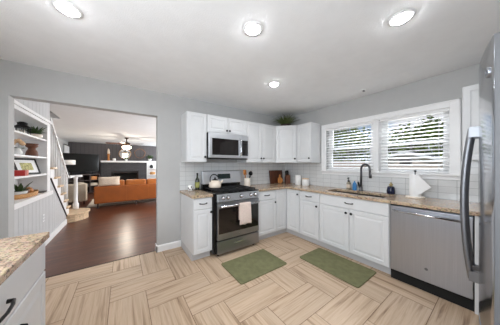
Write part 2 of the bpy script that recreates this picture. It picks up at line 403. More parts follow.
# backsplash tiles
def uvbox(mb, x0, x1, y0, y1, z0, z1, ax):
    n = len(mb.f); mb.box(x0, x1, y0, y1, z0, z1)
    for k in range(n, n+6): mb.uv[k] = [((mb.v[i][0] if ax == 'x' else mb.v[i][1])+20, mb.v[i][2]-.914+.0765*20) for i in mb.f[k]]
sp = MB(); uvbox(sp, -2.463, -.008, -.008, 0, .914, 1.374, 'x')
struct(sp.obj('trim_2', M['splash']), 'glazed white tile backsplash behind the stove')
for k in range(0): pass
sp = MB(); uvbox(sp, -.008, 0, -.98, 0, .914, 1.374, 'y'); uvbox(sp, -.008, 0, -2.70, -.98, .914, 1.157, 'y'); uvbox(sp, -.008, 0, -3.85, -2.70, .914, 1.374, 'y')
struct(sp.obj('trim_3', M['splash']), 'glazed white tile backsplash under the window')

# --- window_1: casing, stool, sashes, panes
win = bpy.data.objects.new('window_1', None); COL.objects.link(win); win.location = (0, -1.84, 1.157); struct(win, 'white double window over the sink')
def wpart(mb, name, m, bevel=.002):
    mb.v = [(x, y+1.84, z-1.157) for x, y, z in mb.v]; return mb.obj(name, m, win, bevel)
c = MB(); c.box(-.022, 0, -2.700, -2.615, 1.19, 2.095); c.box(-.022, 0, -1.06, -.975, 1.19, 2.095); c.box(-.022, 0, -2.615, -1.06, 2.015, 2.095)
c.box(-.028, -.02, -2.700, -2.685, 1.19, 2.095); c.box(-.028, -.02, -.990, -.975, 1.19, 2.095); c.box(-.028, -.02, -2.700, -.975, 2.08, 2.095)
c.box(-.022, .15, -1.905, -1.835, 1.22, 2.03)
wpart(c, 'window_casing', M['white'])
wpart(B(-.05, .06, -2.705, -.970, 1.198, 1.224), 'window_sill', M['white'], .005)
wpart(B(-.018, 0, -2.700, -.975, 1.150, 1.198), 'sill_apron', M['white'])
for a, b in ((-2.625, -1.905), (-1.835, -1.05)):
    for z0, z1, x in ((1.222, 1.645, .085), (1.615, 2.03, .115)):
        s = MB(); w = .075
        s.box(x, x+.03, a, a+w, z0, z1); s.box(x, x+.03, b-w, b, z0, z1); s.box(x, x+.03, a+w, b-w, z0, z0+.04); s.box(x, x+.03, a+w, b-w, z1-.035, z1)
        f = wpart(s, 'window_frame', M['white'])
m, t, b_ = new_mat('window_glass'); 
t.nodes.clear(); o_ = t.nodes.new('ShaderNodeOutputMaterial'); tr = t.nodes.new('ShaderNodeBsdfTransparent'); gl = t.nodes.new('ShaderNodeBsdfGlossy'); gl.inputs['Roughness'].default_value = .02
mxs = t.nodes.new('ShaderNodeMixShader'); fr = t.nodes.new('ShaderNodeFresnel'); fr.inputs[0].default_value = 1.25
t.links.new(fr.outputs[0], mxs.inputs[0]); t.links.new(tr.outputs[0], mxs.inputs[1]); t.links.new(gl.outputs[0], mxs.inputs[2]); t.links.new(mxs.outputs[0], o_.inputs[0])
M['glass'] = m
for a, b in ((-2.58, -1.95), (-1.79, -1.095)):
    wpart(B(.098, .102, a, b, 1.262, 1.61), 'pane', M['glass'], 0); wpart(B(.128, .132, a, b, 1.655, 1.995), 'pane', M['glass'], 0)

# --- living room shell
lw = MB()
lw.box(-5.55, -5.4, 1.53, 6.7, 0, 3.6); lw.box(-5.55, -5.4, 6.7, 8.95, 0, 3.6)
struct(lw.obj('wall_living_left', M['wall']))
uw = MB(); n0 = 0
uvbox(uw, -5.55, .1, 8.8, 8.95, 0, CZ, 'x'); struct(uw.obj('wall_living_far', M['darkpanel']))
struct(B(-.3, -.15, .124, 8.8, 0, CZ).obj('wall_living_right', M['wall']))
lc = MB(); lc.box(-4.46, .1, .12, 8.95, CZ, CZ+.12); lc.box(-5.6, -4.46, 3.05, 8.95, CZ, CZ+.12); 
lc.box(-4.62, -4.46, .12, 1.53, CZ, CZ+.12)
struct(lc.obj('ceiling_living_room', M['ceiling']))
sw = MB(); sw.box(-5.55, -4.46, 3.05, 3.15, CZ+.12, 3.6); sw.box(-4.46, -4.36, .12, 3.15, CZ+.12, 3.6); sw.box(-5.6, -4.36, .12, 3.15, 3.6, 3.7); sw.box(-5.6, -4.62, 1.43, 1.53, 0, 3.6)
struct(sw.obj('wall_stairwell', M['wall']))
# built-in wall with niche (x=-4.29), wainscot below and above
NZ0, NZ1, NY0, NY1 = .877, 2.0, .17, 1.39
bw = MB()
def grooved(mb, y0, y1, z0, z1, x=-4.29, step=.135):
    y = y0
    while y < y1-1e-6:
        e = min(y+step, y1); mb.box(x-.02, x, y+.003, e-.003, z0, z1); y = e
    mb.box(x-.04, x-.006, y0, y1, z0, z1)
grooved(bw, .124, 1.53, .0, .81); grooved(bw, .124, 1.53, 2.07, CZ)
# panelling under the stair stringer
def tri(mb, y0, z0, y1, z1, x0, x1):
    mb.extr([(y0, 0), (y1, 0), (y1, z1), (y0, z0)], 'x', x0, x1)
yy = 1.53
while yy < 2.6:
    e = min(yy+.135, 2.62); f0 = 1.105-(yy-1.53)*.845; f1 = 1.105-(e-1.53)*.845; tri(bw, yy+.003, max(f0, .12), e-.003, max(f1, .12), -4.31, -4.29); yy = e
tri(bw, 1.53, 1.1, 2.62, .16, -4.33, -4.296)
struct(bw.obj('wall_panelled', M['wainscot']))
struct(B(-4.29, -4.272, .124, 2.6, 0, .105).obj('baseboard_living', M['white']))

bk = thing('built_in_bookcase', 'white built-in bookcase recessed in the panelled wall beside the stairs', 'bookcase', (-4.6, .7, .81))
def bpart(mb, name, m=None, bev=.002):
    mb.v = [(x+4.6, y-.7, z-.81) for x, y, z in mb.v]; return mb.obj(name, m or M['white'], bk, bev)
bpart(B(-4.62, -4.6, .124, 1.45, .81, 2.07), 'back_panel')
fr_ = MB(); fr_.box(-4.6, -4.285, NY1, 1.53, .877, 2.07); fr_.box(-4.6, -4.285, .124, .17, .877, 2.07); fr_.box(-4.6, -4.285, .17, NY1, 2.0, 2.07)
bpart(fr_, 'frame')
bpart(B(-4.6, -4.255, .124, 1.55, .81, .877), 'ledge')
bpart(B(-4.6, -4.26, .124, 1.53, 2.045, 2.085), 'crown_trim')
for z in (1.75, 1.46, 1.183): bpart(B(-4.6, -4.295, .17, NY1, z-.025, z), 'shelf')
# outlet
ot = thing('wall_outlet', 'white electrical outlet on the panelling below the bookcase', 'outlet', (-4.29, 1.22, .47))
B(0, .006, -.035, .035, -.058, .058).obj('plate', M['white'], ot, .002)
MB().box(.006, .009, -.016, .016, .008, .04).box(.006, .009, -.016, .016, -.04, -.008).obj('socket', M['toe'], ot)

# ================================================================ KITCHEN CABINETS
DOOR = [(0, .016), (.004, .02), (.05, .02), (.055, .0145), (.068, .0145), (.088, .0195)]
FLAT = [(0, .015), (.006, .02)]
def knob(mb_parent, x, z, y):
    k = MB().lathe([(.007, 0), (.006, -.012), (.015, -.016), (.018, -.022), (.015, -.029), (.003, -.032)], (x, y, z), 14, 'y')
    return k.obj('knob', M['black'], mb_parent)
def pull(parent, x, z, y, L_=.115):
    h = L_/2
    k = MB().tube([(x-h, y, z), (x-h*.95, y-.02, z+.001), (x-h*.6, y-.027, z-.002), (x, y-.03, z-.004), (x+h*.6, y-.027, z-.002), (x+h*.95, y-.02, z+.001), (x+h, y, z)], [.009, .0075, .0065, .0065, .0065, .0075, .009], 8)
    return k.obj('pull', M['black'], parent)
def cabinet(label, loc, rz, w, d, z0, z1, fronts, group, toe=True, name='base_cabinet'):
    t = thing(name, label, 'cabinet', loc, rz, group)
    mb = MB().box(0, w, -d+.0, -.002, z0, z1); mb.obj('body', M['cab'], t, .001)
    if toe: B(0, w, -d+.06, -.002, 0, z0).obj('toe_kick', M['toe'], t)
    for f in fronts:
        x0, x1, a, b, kind = f[:5]; g = .0018
        o = MB().panel(x0+g, x1-g, a+g, b-g, -d-.001, DOOR if kind == 'door' else FLAT).obj('door' if kind == 'door' else ('false_front' if kind == 'false' else 'drawer'), M['cab'], t)
        for h in f[5:]:
            if h[0] == 'k': knob(o, h[1], h[2], -d-.0195)
            else: pull(o, h[1], h[2], -d-.0195, h[3] if len(h) > 3 else .1)
    return t
BD = .61; ZT = .876
A, Bw = 0, -PI/2
SL, SR = -2.127, -1.365
CG = 'white base cabinets with granite worktop'; UG = 'white upper cabinets along the walls'
cabinet('narrow white base cabinet left of the stove, one drawer over one door', (-2.444, 0, 0), A, .272, BD, .105, ZT,
        [(0, .272, .715, ZT-.006, 'drawer', ('p', .136, .795)), (0, .272, .11, .71, 'door', ('k', .245, .665))], CG)
cabinet('white base cabinet just right of the stove with drawer and door', (SR+.003, 0, 0), A, .452, BD, .105, ZT,
        [(.005, .447, .715, ZT-.006, 'drawer', ('p', .226, .795)), (.005, .447, .11, .71, 'door', ('k', .415, .655))], CG)
# corner cabinet (L-shaped, two narrow doors meeting in the inner corner)
ct = thing('corner_cabinet', 'white L-shaped corner base cabinet with two narrow tall doors meeting inward', 'cabinet', (0, 0, 0), 0, CG)
xl = SR+.455+.002; yl = -.925
MB().prism([(xl, -.002), (-.002, -.002), (-.002, yl), (-BD, yl), (-BD, -BD), (xl, -BD)][::-1], .105, ZT).obj('body', M['cab'], ct, .001)
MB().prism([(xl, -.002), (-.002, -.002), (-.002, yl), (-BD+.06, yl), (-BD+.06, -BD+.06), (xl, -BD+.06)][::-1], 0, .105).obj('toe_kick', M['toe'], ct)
o = MB().panel(xl+.002, -BD-.024, .112, ZT-.006, -BD-.001, DOOR).obj('door', M['cab'], ct)
d2 = MB().panel(BD+.024, -yl-.002, .112, ZT-.006, -BD-.001, DOOR); d2.v = [(y, -x, z) for x, y, z in d2.v]
o = d2.obj('door', M['cab'], ct)
k = MB().lathe([(.007, 0), (.006, -.012), (.015, -.016), (.018, -.022), (.015, -.029), (.003, -.032)], (-BD-.0195, yl+.03, .80), 14, 'x'); k.obj('knob', M['black'], o)
cabinet('white base cabinet between corner and sink cabinet, drawer over door', (0, -.928, 0), Bw, .38, BD, .105, ZT,
        [(.004, .376, .715, ZT-.006, 'drawer', ('p', .19, .795)), (.004, .376, .11, .71, 'door', ('k', .343, .655))], CG)
cabinet('wide white sink cabinet with two doors under the false front', (0, -1.310, 0), Bw, .908, BD, .105, .70,
        [(.004, .904, .715, ZT-.006, 'false', ('p', .454, .795)), (.004, .453, .11, .71, 'door', ('k', .42, .655)), (.455, .904, .11, .71, 'door', ('k', .488, .655))], CG)
B(-.611, -.585, -2.216, -1.312, .70, ZT).obj('face_rail', M['cab'], bpy.data.objects['base_cabinet.003'])
rail = bpy.data.objects['face_rail']; rail.matrix_parent_inverse = (Matrix.Translation((0, -1.310, 0)) @ Matrix.Rotation(Bw, 4, 'Z')).inverted()
tag(MB().box(-.632, -.003, -2.872, -2.832, 0, ZT).obj('end_panel', M['cab'], None, .002), 'white tall end panel between dishwasher and refrigerator', 'cabinet panel')
# upper cabinets
UD = .305; UZ0, UZ1 = 1.372, 2.134
def upper(label, loc, rz, w, z0, fronts): return cabinet(label, loc, rz, w, UD, z0, UZ1, fronts, UG, toe=False, name='upper_cabinet')
upper('single-door white upper cabinet left of the microwave', (-2.444, 0, 0), A, .315, UZ0, [(.002, .313, UZ0, UZ1, 'door', ('k', .28, 1.455))])
upper('short two-door white upper cabinet above the microwave', (SL, 0, 0), A, .758, 1.855, [(.002, .379, 1.857, UZ1, 'door', ('k', .352, 1.905)), (.381, .756, 1.857, UZ1, 'door', ('k', .406, 1.905))])
upper('two-door white upper cabinet right of the microwave', (SR-.003, 0, 0), A, .752, UZ0, [(.002, .375, UZ0, UZ1, 'door', ('k', .345, 1.455)), (.377, .75, UZ0, UZ1, 'door', ('k', .407, 1.455))])
dc = thing('corner_upper_cabinet', 'diagonal white corner upper cabinet under the grassy plant', 'cabinet', (0, 0, UZ0), 0, UG)
MB().prism([(-.612, -.002), (-.002, -.002), (-.002, -.612), (-UD, -.612), (-.612, -UD)][::-1], 0, UZ1-UZ0).obj('body', M['cab'], dc, .001)
dw_ = (.61-UD)*math.sqrt(2)
d3 = MB().panel(.012, dw_-.012, .002, UZ1-UZ0, 0, DOOR); k3 = MB().lathe([(.007, 0), (.006, -.012), (.015, -.016), (.018, -.022), (.015, -.029), (.003, -.032)], (dw_-.045, -.0195, .083), 14, 'y')
Rm = Matrix.Translation((-.6125, -UD-.001, 0)) @ Matrix.Rotation(-PI/4, 4, 'Z')
for q in (d3, k3): q.v = [tuple(Rm @ Vector(p)) for p in q.v]
o = d3.obj('door', M['cab'], dc); k3.obj('knob', M['black'], o)
upper('single-door white upper cabinet beside the window, left of it', (0, -.614, 0), Bw, .335, UZ0, [(.014, .333, UZ0, UZ1, 'door', ('k', .302, 1.455))])
upper('white upper cabinet right of the window above the counter, partly behind refrigerator', (0, -2.735, 0), Bw, .9, UZ0, [(.002, .449, UZ0, UZ1, 'door', ('k', .42, 1.455)), (.451, .898, UZ0, UZ1, 'door', ('k', .48, 1.455))])

# worktops
g1 = MB().box(-2.466, SL-.042, -.65, -.009, ZT+.0005, .914)
tag(g1.obj('granite_worktop', M['granite'], None, .004), 'small tan granite worktop left of the stove', 'worktop')
SX0, SX1, SY0, SY1 = -.52, -.15, -2.12, -1.34
g2 = MB()
def slab(x0, x1, y0, y1): g2.box(x0, x1, y0, y1, ZT+.0005, .914)
# polygon slab with a hole, built as one closed surface of grid cells
xs_ = [SR+.002, -.65, SX0, SX1, -.009]; ys_ = [-3.82, SY0, SY1, -.65, -.009]
ix = {}; 
def gv(i, j, k):
    if (i, j, k) not in ix: ix[(i, j, k)] = len(g2.v); g2.v.append((xs_[i], ys_[j], (ZT+.0005, .914)[k]))
    return ix[(i, j, k)]
cells = {(i, j) for i in range(4) for j in range(4) if (i >= 1 or j == 3) and not (i == 2 and j == 1)}
for i, j in cells:
    g2.face([gv(i, j, 1), gv(i+1, j, 1), gv(i+1, j+1, 1), gv(i, j+1, 1)]); g2.face([gv(i, j, 0), gv(i, j+1, 0), gv(i+1, j+1, 0), gv(i+1, j, 0)])
    for di, dj, a, b in ((0, -1, (0, 0), (1, 0)), (1, 0, (1, 0), (1, 1)), (0, 1, (1, 1), (0, 1)), (-1, 0, (0, 1), (0, 0))):
        if (i+di, j+dj) not in cells: g2.face([gv(i+a[0], j+a[1], 0), gv(i+b[0], j+b[1], 0), gv(i+b[0], j+b[1], 1), gv(i+a[0], j+a[1], 1)])
tag(g2.obj('granite_worktop', M['granite'], None, .004), 'long L-shaped tan granite worktop around the corner with sink cutout', 'worktop')
# sink
M['sinkmat'] = mat('dark_composite_sink', (42, 36, 33), .4)
sk = thing('kitchen_sink', 'dark undermount kitchen sink below the window', 'sink', (-.335, -1.73, .70))
s = MB(); hx, hy = (SX1-SX0)/2, (SY1-SY0)/2; w = .012; dz = ZT-.70
s.box(-hx-w, hx+w, -hy-w, hy+w, .003, .015); s.box(-hx-w, -hx, -hy-w, hy+w, .015, dz); s.box(hx, hx+w, -hy-w, hy+w, .015, dz); s.box(-hx, hx, -hy-w, -hy, .015, dz); s.box(-hx, hx, hy, hy+w, .015, dz)
s.obj('basin', M['sinkmat'], sk); MB().lathe([(.045, .015), (.045, .018), (.03, .016), (.01, .016)], (0, 0, 0), 20).obj('drain', M['chrome'], sk)
# faucet
fc = thing('kitchen_faucet', 'dark gooseneck pull-down faucet behind the sink', 'faucet', (-.10, -1.70, .914), math.radians(62))
arc = [(0, 0, .03), (0, 0, .30)]+[(-.085+.085*math.cos(a), 0, .34+.085*math.sin(a)) for a in [PI*i/10 for i in range(11)]]+[(-.172, 0, .30)]
MB().tube(arc, .015, 12).lathe([(.028, 0), (.028, .012), (.022, .02), (.021, .06), (.014, .075)], (0, 0, 0), 18).obj('spout', M['faucet'], fc)
MB().tube([(-.171, 0, .31), (-.176, 0, .27), (-.18, 0, .215)], [.014, .018, .02], 12).obj('spray_head', M['faucet'], fc)
MB().tube([(.018, 0, .05), (.05, -.01, .065), (.085, -.02, .12), (.09, -.025, .14)], [.013, .013, .011, .010], 10).obj('lever', M['black'], fc)

# ================================================================ APPLIANCES
# range
st = thing('gas_range', 'stainless steel gas range with black grates and oven door', 'stove', (SL, -.035, 0))
w = .756; X = .003
B(X-.040, X+w, -.625, .012, .05, .905).obj('body', M['blackplastic'], st, .004)
for xx in (.05, .70): 
    for yy in (-.58, -.1): MB().lathe([(.018, .0), (.018, .05)], (xx, yy, 0), 10).obj('foot', M['blackplastic'], st)
MB().extr([(-.64, .905), (-.02, .905), (-.02, .922), (-.655, .922), (-.66, .912)], 'x', X-.040, X+w).obj('cooktop', M['blackplastic'], st, .002)
MB().extr([(-.625, .795), (-.672, .795), (-.676, .80), (-.655, .905), (-.625, .905)], 'x', X, X+w).obj('control_panel', M['steel'], st, .003)
for x in (.09, .175, .405, .59, .675):
    kb = MB().lathe([(.026, 0), (.026, -.012), (.021, -.016), (.019, -.038), (.004, -.041)], (0, 0, 0), 18, 'y').box(-.005, .005, -.045, -.03, -.019, .019)
    R_ = Matrix.Translation((x, -.664, .852)) @ Matrix.Rotation(-.2, 4, 'X'); kb.v = [tuple(R_ @ Vector(p)) for p in kb.v]
    kb.obj('knob', M['chrome'], st); kr = MB().lathe([(.031, 0), (.031, -.006), (.027, -.008)], (0, 0, 0), 18, 'y'); kr.v = [tuple(R_ @ Vector(p)) for p in kr.v]; kr.obj('knob_collar', M['black'], st)
od = B(X+.004, X+w-.004, -.662, -.626, .245, .785).obj('oven_door', M['steelrange'], st, .005)
MB().box(X+.022, X+w-.022, -.667, -.660, .335, .70).obj('window', M['glassblack'], od, .002)
hb = MB().tube([(.035, -.705, .735), (w-.03, -.705, .735)], .0125, 14).tube([(.05, -.66, .735), (.05, -.705, .735)], .010, 10).tube([(w-.045, -.66, .735), (w-.045, -.705, .735)], .010, 10)
hb.obj('handle', M['chrome'], od)
MB().lathe([(.011, 0), (.011, -.002), (.002, -.003)], (w/2, -.662, .29), 16, 'y').obj('badge', M['chrome'], od)
dr = B(X+.004, X+w-.004, -.660, -.626, .05, .228).obj('drawer', M['steelrange'], st, .005)
MB().box(.29, .46, -.664, -.659, .155, .175).obj('handle', M['chrome'], dr, .002)
# grates and burners
for gx0, gx1 in ((.03, .275), (.285, .475), (.485, .73)):
    g = MB(); z0, z1 = .935, .952
    g.box(gx0, gx1, -.60, -.585, z0, z1); g.box(gx0, gx1, -.155, -.14, z0, z1); g.box(gx0, gx0+.014, -.60, -.14, z0, z1); g.box(gx1-.014, gx1, -.60, -.14, z0, z1)
    mx_ = (gx0+gx1)/2; g.box(mx_-.006, mx_+.006, -.60, -.14, z0, z1)
    for yy in (-.49, -.37, -.25): g.box(gx0, gx1, yy-.006, yy+.006, z0, z1)
    for fx in (gx0+.007, gx1-.007):
        for fy in (-.592, -.148): g.box(fx-.006, fx+.006, fy-.006, fy+.006, .922, z0)
    g.obj('grate', M['iron'], st, .002)
    for by in ((-.49, -.25) if gx0 != .285 else (-.37,)):
        MB().lathe([(.05, .922), (.05, .93), (.036, .932), (.034, .934), (.004, .9345)], (mx_, by, 0), 20).obj('burner', M['blackplastic'], st)
bgd = B(X, X+w, -.085, -.02, .905, 1.02).obj('backguard', M['blackplastic'], st, .003)
MB().extr([(-.03, 1.0), (-.115, 1.0), (-.12, 1.008), (-.095, 1.215), (-.085, 1.225), (-.03, 1.225)], 'x', X-.002, X+w+.002).obj('control_console', M['steel'], bgd, .004)
dp = MB().box(-.125, .125, -.003, .002, -.045, .045); R_ = Matrix.Translation((.405, -.1065, 1.125)) @ Matrix.Rotation(-.12, 4, 'X'); dp.v = [tuple(R_ @ Vector(p)) for p in dp.v]
dp.obj('display', M['display'], bgd, .002)

# microwave
mw = thing('microwave', 'stainless over-the-range microwave below the short cabinet', 'microwave', (SL, 0, 1.43))
MH = .415
B(.002, .756, -.36, -.01, .0, MH-.002).obj('body', M['blackplastic'], mw, .003)
md = B(.002, .60, -.40, -.361, .012, MH-.002).obj('door', M['steel'], mw, .006)
B(.055, .545, -.404, -.399, .06, MH-.09).obj('window', M['glassblack'], md, .004)
MB().tube([(.577, -.40, .05), (.577, -.435, .06), (.577, -.44, .12), (.577, -.44, .28), (.577, -.435, .335), (.577, -.40, .345)], .011, 12).obj('handle', M['chrome'], md)
mp_ = B(.602, .756, -.40, -.361, .012, MH-.002).obj('control_panel', M['steel'], mw, .006)
B(.618, .742, -.404, -.399, .06, MH-.09).obj('keypad', M['glassblack'], mp_, .003)
B(.01, .748, -.39, -.05, -.006, .0).obj('vent_grille', M['blackplastic'], mw)

# dishwasher
dwt = thing('dishwasher', 'stainless steel dishwasher under the worktop beside the refrigerator', 'dishwasher', (0, -2.224, 0), Bw)
B(.0, .604, -.60, -.02, .0, .868).obj('body', M['blackplastic'], dwt)
dd = MB().extr([(-.60, .115), (-.632, .115), (-.636, .12), (-.636, .855), (-.625, .862), (-.60, .862)], 'x', .004, .600).obj('door', M['steelv'], dwt, .003)
hm = MB().tube([(.035, -.672, .808), (.569, -.672, .808)], .0115, 14)
for x in (.05, .554): hm.tube([(x, -.634, .808), (x, -.672, .808)], .009, 10)
hm.obj('handle', M['chrome'], dd)
MB().lathe([(.013, -.636), (.013, -.6385), (.002, -.639)], (.302, 0, .25), 20, 'y').obj('badge', M['steeldark'], dd)
B(.0, .604, -.605, -.601, .0, .108).obj('kick_plate', M['darkgap'], dwt)

# refrigerator (front faces +y)
rf = thing('refrigerator', 'tall stainless French-door refrigerator at the right edge, bowed doors', 'refrigerator', (-1.745, -3.4, 0))
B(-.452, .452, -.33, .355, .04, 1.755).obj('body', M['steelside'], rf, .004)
for sx in (-.4, .4): MB().lathe([(.025, 0), (.025, .04)], (sx, .3, 0), 12).obj('foot', M['blackplastic'], rf)
def bow(x): return .442+.05*(1-(x/.455)**2)
def bowed(x0, x1, z0, z1, name, m):
    P = [(x0+(x1-x0)*i/16, bow(x0+(x1-x0)*i/16)) for i in range(17)]+[(x1, .362), (x0, .362)]
    mb = MB(); n = len(P); mb.v = [(x, y, z0) for x, y in P]+[(x, y, z1) for x, y in P]
    mb.face(list(range(n))); mb.face(list(range(n, 2*n))[::-1])
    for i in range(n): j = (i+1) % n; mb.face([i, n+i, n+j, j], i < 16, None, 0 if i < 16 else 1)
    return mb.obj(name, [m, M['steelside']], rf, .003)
def fhandle(door, x, zc, hl, vertical=True):
    pts = []; 
    for i in range(13):
        f = -1+2*i/12; y = bow(x)+.022+.026*(1-f*f)
        pts.append((x, y, zc+f*hl) if vertical else (x+f*hl, y+.008, zc))
    h = MB().tube(pts, .0118, 12)
    for e in (-1, 1):
        if vertical: h.box(x-.014, x+.014, bow(x)-.004, bow(x)+.03, zc+e*(hl-.018)-.025, zc+e*(hl-.018)+.025)
        else: h.box(x+e*(hl-.018)-.025, x+e*(hl-.018)+.025, .44, bow(x)+.04, zc-.014, zc+.014)
    return h.obj('handle', M['steeldark'], door)
dl = bowed(-.455, -.003, .665, 1.77, 'door', M['steelfridge']); fhandle(dl, -.045, 1.135, .375)
dr_ = bowed(.003, .455, .665, 1.77, 'door', M['steelfridge']); fhandle(dr_, .045, 1.135, .375)
fz = bowed(-.455, .455, .07, .645, 'freezer_drawer', M['steelfridge']); fhandle(fz, 0, .24, .33, False)
bx, bz = -.385, 1.665
bd = MB().lathe([(.019, -.004), (.019, .003), (.016, .004), (.014, .0025), (.002, .0025)], (0, 0, 0), 24, 'y').tube([(-.009, .004, .006), (-.004, .004, .009), (.001, .004, 0), (-.004, .004, -.008), (-.009, .004, -.004)], .0014, 6).tube([(.009, .004, .007), (.004, .004, .008), (.003, .004, 0), (.005, .004, -.008), (.010, .004, -.003)], .0014, 6)
Rb = Matrix.Translation((bx, bow(bx), bz)) @ Matrix.Rotation(math.atan(-2*.05*bx/.455**2), 4, 'Z'); bd.v = [tuple(Rb @ Vector(p)) for p in bd.v]
bd.obj('badge', M['steelv'], dl)
for sx in (-1, 1): B(sx*.415-.03, sx*.415+.03, .36, .43, 1.77, 1.79).obj('hinge_cover', M['blackplastic'], rf, .006)
B(-.44, .44, .30, .36, .02, .065).obj('kick_grille', M['blackplastic'], rf)

# ================================================================ FOREGROUND LEFT CABINETS
LX = -4.36
cabinet('white base cabinet in the left foreground with wide drawer and two doors', (LX+.002, -2.30, 0), PI/2, .90, .722, .105, ZT,
        [(.004, .896, .695, ZT-.006, 'drawer', ('p', .38, .775, .16)), (.004, .449, .11, .69, 'door', ('k', .42, .60)), (.451, .896, .11, .69, 'door')], None)
fgc = [o for o in bpy.data.objects if o.name.startswith('base_cabinet') and o.parent is None][-1]
# (the upright pull on the right-hand door)
dd_ = [c for c in fgc.children if c.name.startswith('door')][-1]
MB().tube([(.57, -.742, .595), (.57, -.762, .59), (.568, -.770, .56), (.568, -.770, .52), (.57, -.762, .485), (.57, -.742, .48)], [.007, .0055, .0045, .0045, .0055, .007], 8).obj('pull', M['black'], dd_)
cabinet('white base cabinet nearest the camera on the left side', (LX+.002, -3.83, 0), PI/2, 1.526, .722, .105, ZT,
        [(.004, .76, .695, ZT-.006, 'drawer', ('p', .38, .775)), (.764, 1.522, .695, ZT-.006, 'drawer', ('p', 1.14, .775)), (.004, .76, .11, .69, 'door'), (.764, 1.522, .11, .69, 'door')], None)
tag(B(LX+.004, -3.605, -3.83, -1.374, ZT+.0005, .914).obj('granite_worktop', M['granite'], None, .004), 'tan granite worktop in the left foreground', 'worktop')

# ================================================================ BLINDS
def blind(y0, y1, label):
    t = thing('window_blind', label, 'blind', (.035, (y0+y1)/2, 1.23), 0, 'white slatted blinds')
    h = (y1-y0)/2
    B(-.03, .03, -h, h, .755, .795).obj('headrail', M['slat'], t, .003)
    s = MB(); n = 15
    for i in range(n): s.obox((0, 0, .05+i*.0485), (math.cos(.36), 0, math.sin(.36)), (0, 1, 0), (-math.sin(.36), 0, math.cos(.36)), .025, h, .0013)
    s.obj('slats', M['slat'], t)
    B(-.022, .022, -h, h, .0, .018).obj('bottom_rail', M['slat'], t, .003)
    c = MB()
    for q in (-h*.72, 0, h*.72):
        c.tube([(-.026, q, .01), (-.026, q, .76)], .0013, 5); c.tube([(.026, q, .01), (.026, q, .76)], .0013, 5)
    c.obj('ladder_cord', M['slat'], t)
blind(-1.825, -1.053, 'white slatted blind in the left half of the window')
blind(-2.622, -1.912, 'white slatted blind in the right half of the window')

# ================================================================ CEILING FITTINGS
for i, (x, y, lb) in enumerate(((-3.55, -1.226, 'round recessed ceiling light at the far left of the ceiling'), (-2.35, -1.822, 'round recessed ceiling light in the middle of the ceiling'),
                 (-1.492, -2.54, 'round recessed ceiling light nearest the window, toward the right'), (-1.515, -1.2, 'small-looking round recessed ceiling light farthest from the camera'),
                 (-3.55, -3.3, 'unseen recessed ceiling light added for fill behind the camera'))):  # the last fitting is unseen, added for extra fill
    t = thing('recessed_light', lb, 'ceiling light', (x, y, CZ), 0, 'recessed ceiling lights')
    MB().lathe([(.083, 0), (.081, -.006), (.058, -.008), (.052, -.004), (.052, 0)], (0, 0, 0), 32).obj('trim_ring', M['white'], t)
    MB().lathe([(.052, -.002), (.052, -.012), (.044, -.019), (.022, -.024), (.003, -.025)], (0, 0, 0), 32).obj('lens', M['daylens'], t)
    l = light('lamp_bulb', 'AREA', (x, y, CZ-.035), (x, y, 0), 4.0, .13, color=(.94, .97, 1)); l.data.spread = 3.0; l.parent = None
sp_ = thing('ceiling_sprinkler', 'small sprinkler disc on the ceiling near the window wall', 'sprinkler', (-.28, -1.81, CZ))
MB().lathe([(.04, 0), (.038, -.006), (.012, -.008)], (0, 0, 0), 18).obj('cover', M['white'], sp_); MB().lathe([(.010, -.008), (.01, -.02), (.018, -.022), (.003, -.024)], (0, 0, 0), 18).obj('nozzle', M['steeldark'], sp_)

# ================================================================ COUNTER ITEMS
ZC = .9145
def mug(x, y):
    t = thing('mug', 'white mug with a dark printed pattern on the small worktop', 'mug', (x, y, ZC))
    MB().lathe([(.036, 0), (.040, .004), (.041, .083), (.039, .085), (.037, .083), (.036, .008), (.002, .006)], (0, 0, 0), 24).obj('cup', M['whiteceramic'], t)
    MB().tube([(.039, 0, .066), (.060, 0, .066), (.068, 0, .045), (.060, 0, .022), (.039, 0, .020)], .0055, 8).obj('handle', M['whiteceramic'], t)
    p = MB()
    for a in (3.6, 4.2, 4.75, 5.2): 
        cx, cy, zz = .0412*math.cos(a), .0412*math.sin(a), .04+.02*math.sin(a*7)
        p.obox((cx, cy, zz), (-math.sin(a), math.cos(a), 0), (math.cos(a), math.sin(a), 0), (0, 0, 1), .009, .0012, .012)
    p.obj('print', M['darkwood'], t)
mug(-2.325, -.12)
ob = thing('oil_bottle', 'dark green glass oil bottle left of the stove', 'bottle', (-2.215, -.13, ZC))
MB().lathe([(.034, 0), (.036, .01), (.036, .15), (.030, .18), (.015, .205), (.013, .25), (.015, .252), (.002, .254)], (0, 0, 0), 20).obj('glass_body', M['olive'], ob)
MB().lathe([(.0365, .045), (.0368, .05), (.0368, .125), (.0365, .13)], (0, 0, 0), 20).obj('label', M['label'], ob)
MB().lathe([(.0155, .25), (.0155, .28), (.003, .281)], (0, 0, 0), 14).obj('cap', M['black'], ob)
# kettle
kt = thing('tea_kettle', 'cream enamel tea kettle on the back left burner', 'kettle', (SL+.16, -.28, .953))
MB().lathe([(.080, 0), (.096, .006), (.102, .03), (.098, .07), (.080, .105), (.055, .122), (.05, .124)], (0, 0, 0), 28).obj('pot', M['cream'], kt)
MB().lathe([(.052, .123), (.046, .134), (.02, .142), (.004, .144)], (0, 0, 0), 24).lathe([(.006, .142), (.014, .152), (.012, .166), (.002, .17)], (0, 0, 0), 12).obj('lid', M['black'], kt)
MB().tube([(.075, -.01, .06), (.11, -.015, .085), (.135, -.02, .118)], [.024, .018, .013], 12).obj('spout', M['cream'], kt)
MB().tube([(-.085+.0, 0, .10)]+[(-.085*math.cos(a)+.0-.02*math.sin(a), 0, .11+.11*math.sin(a)) for a in [PI*i/10*.86 for i in range(1, 11)]], .009, 10).obj('handle', M['black'], kt)
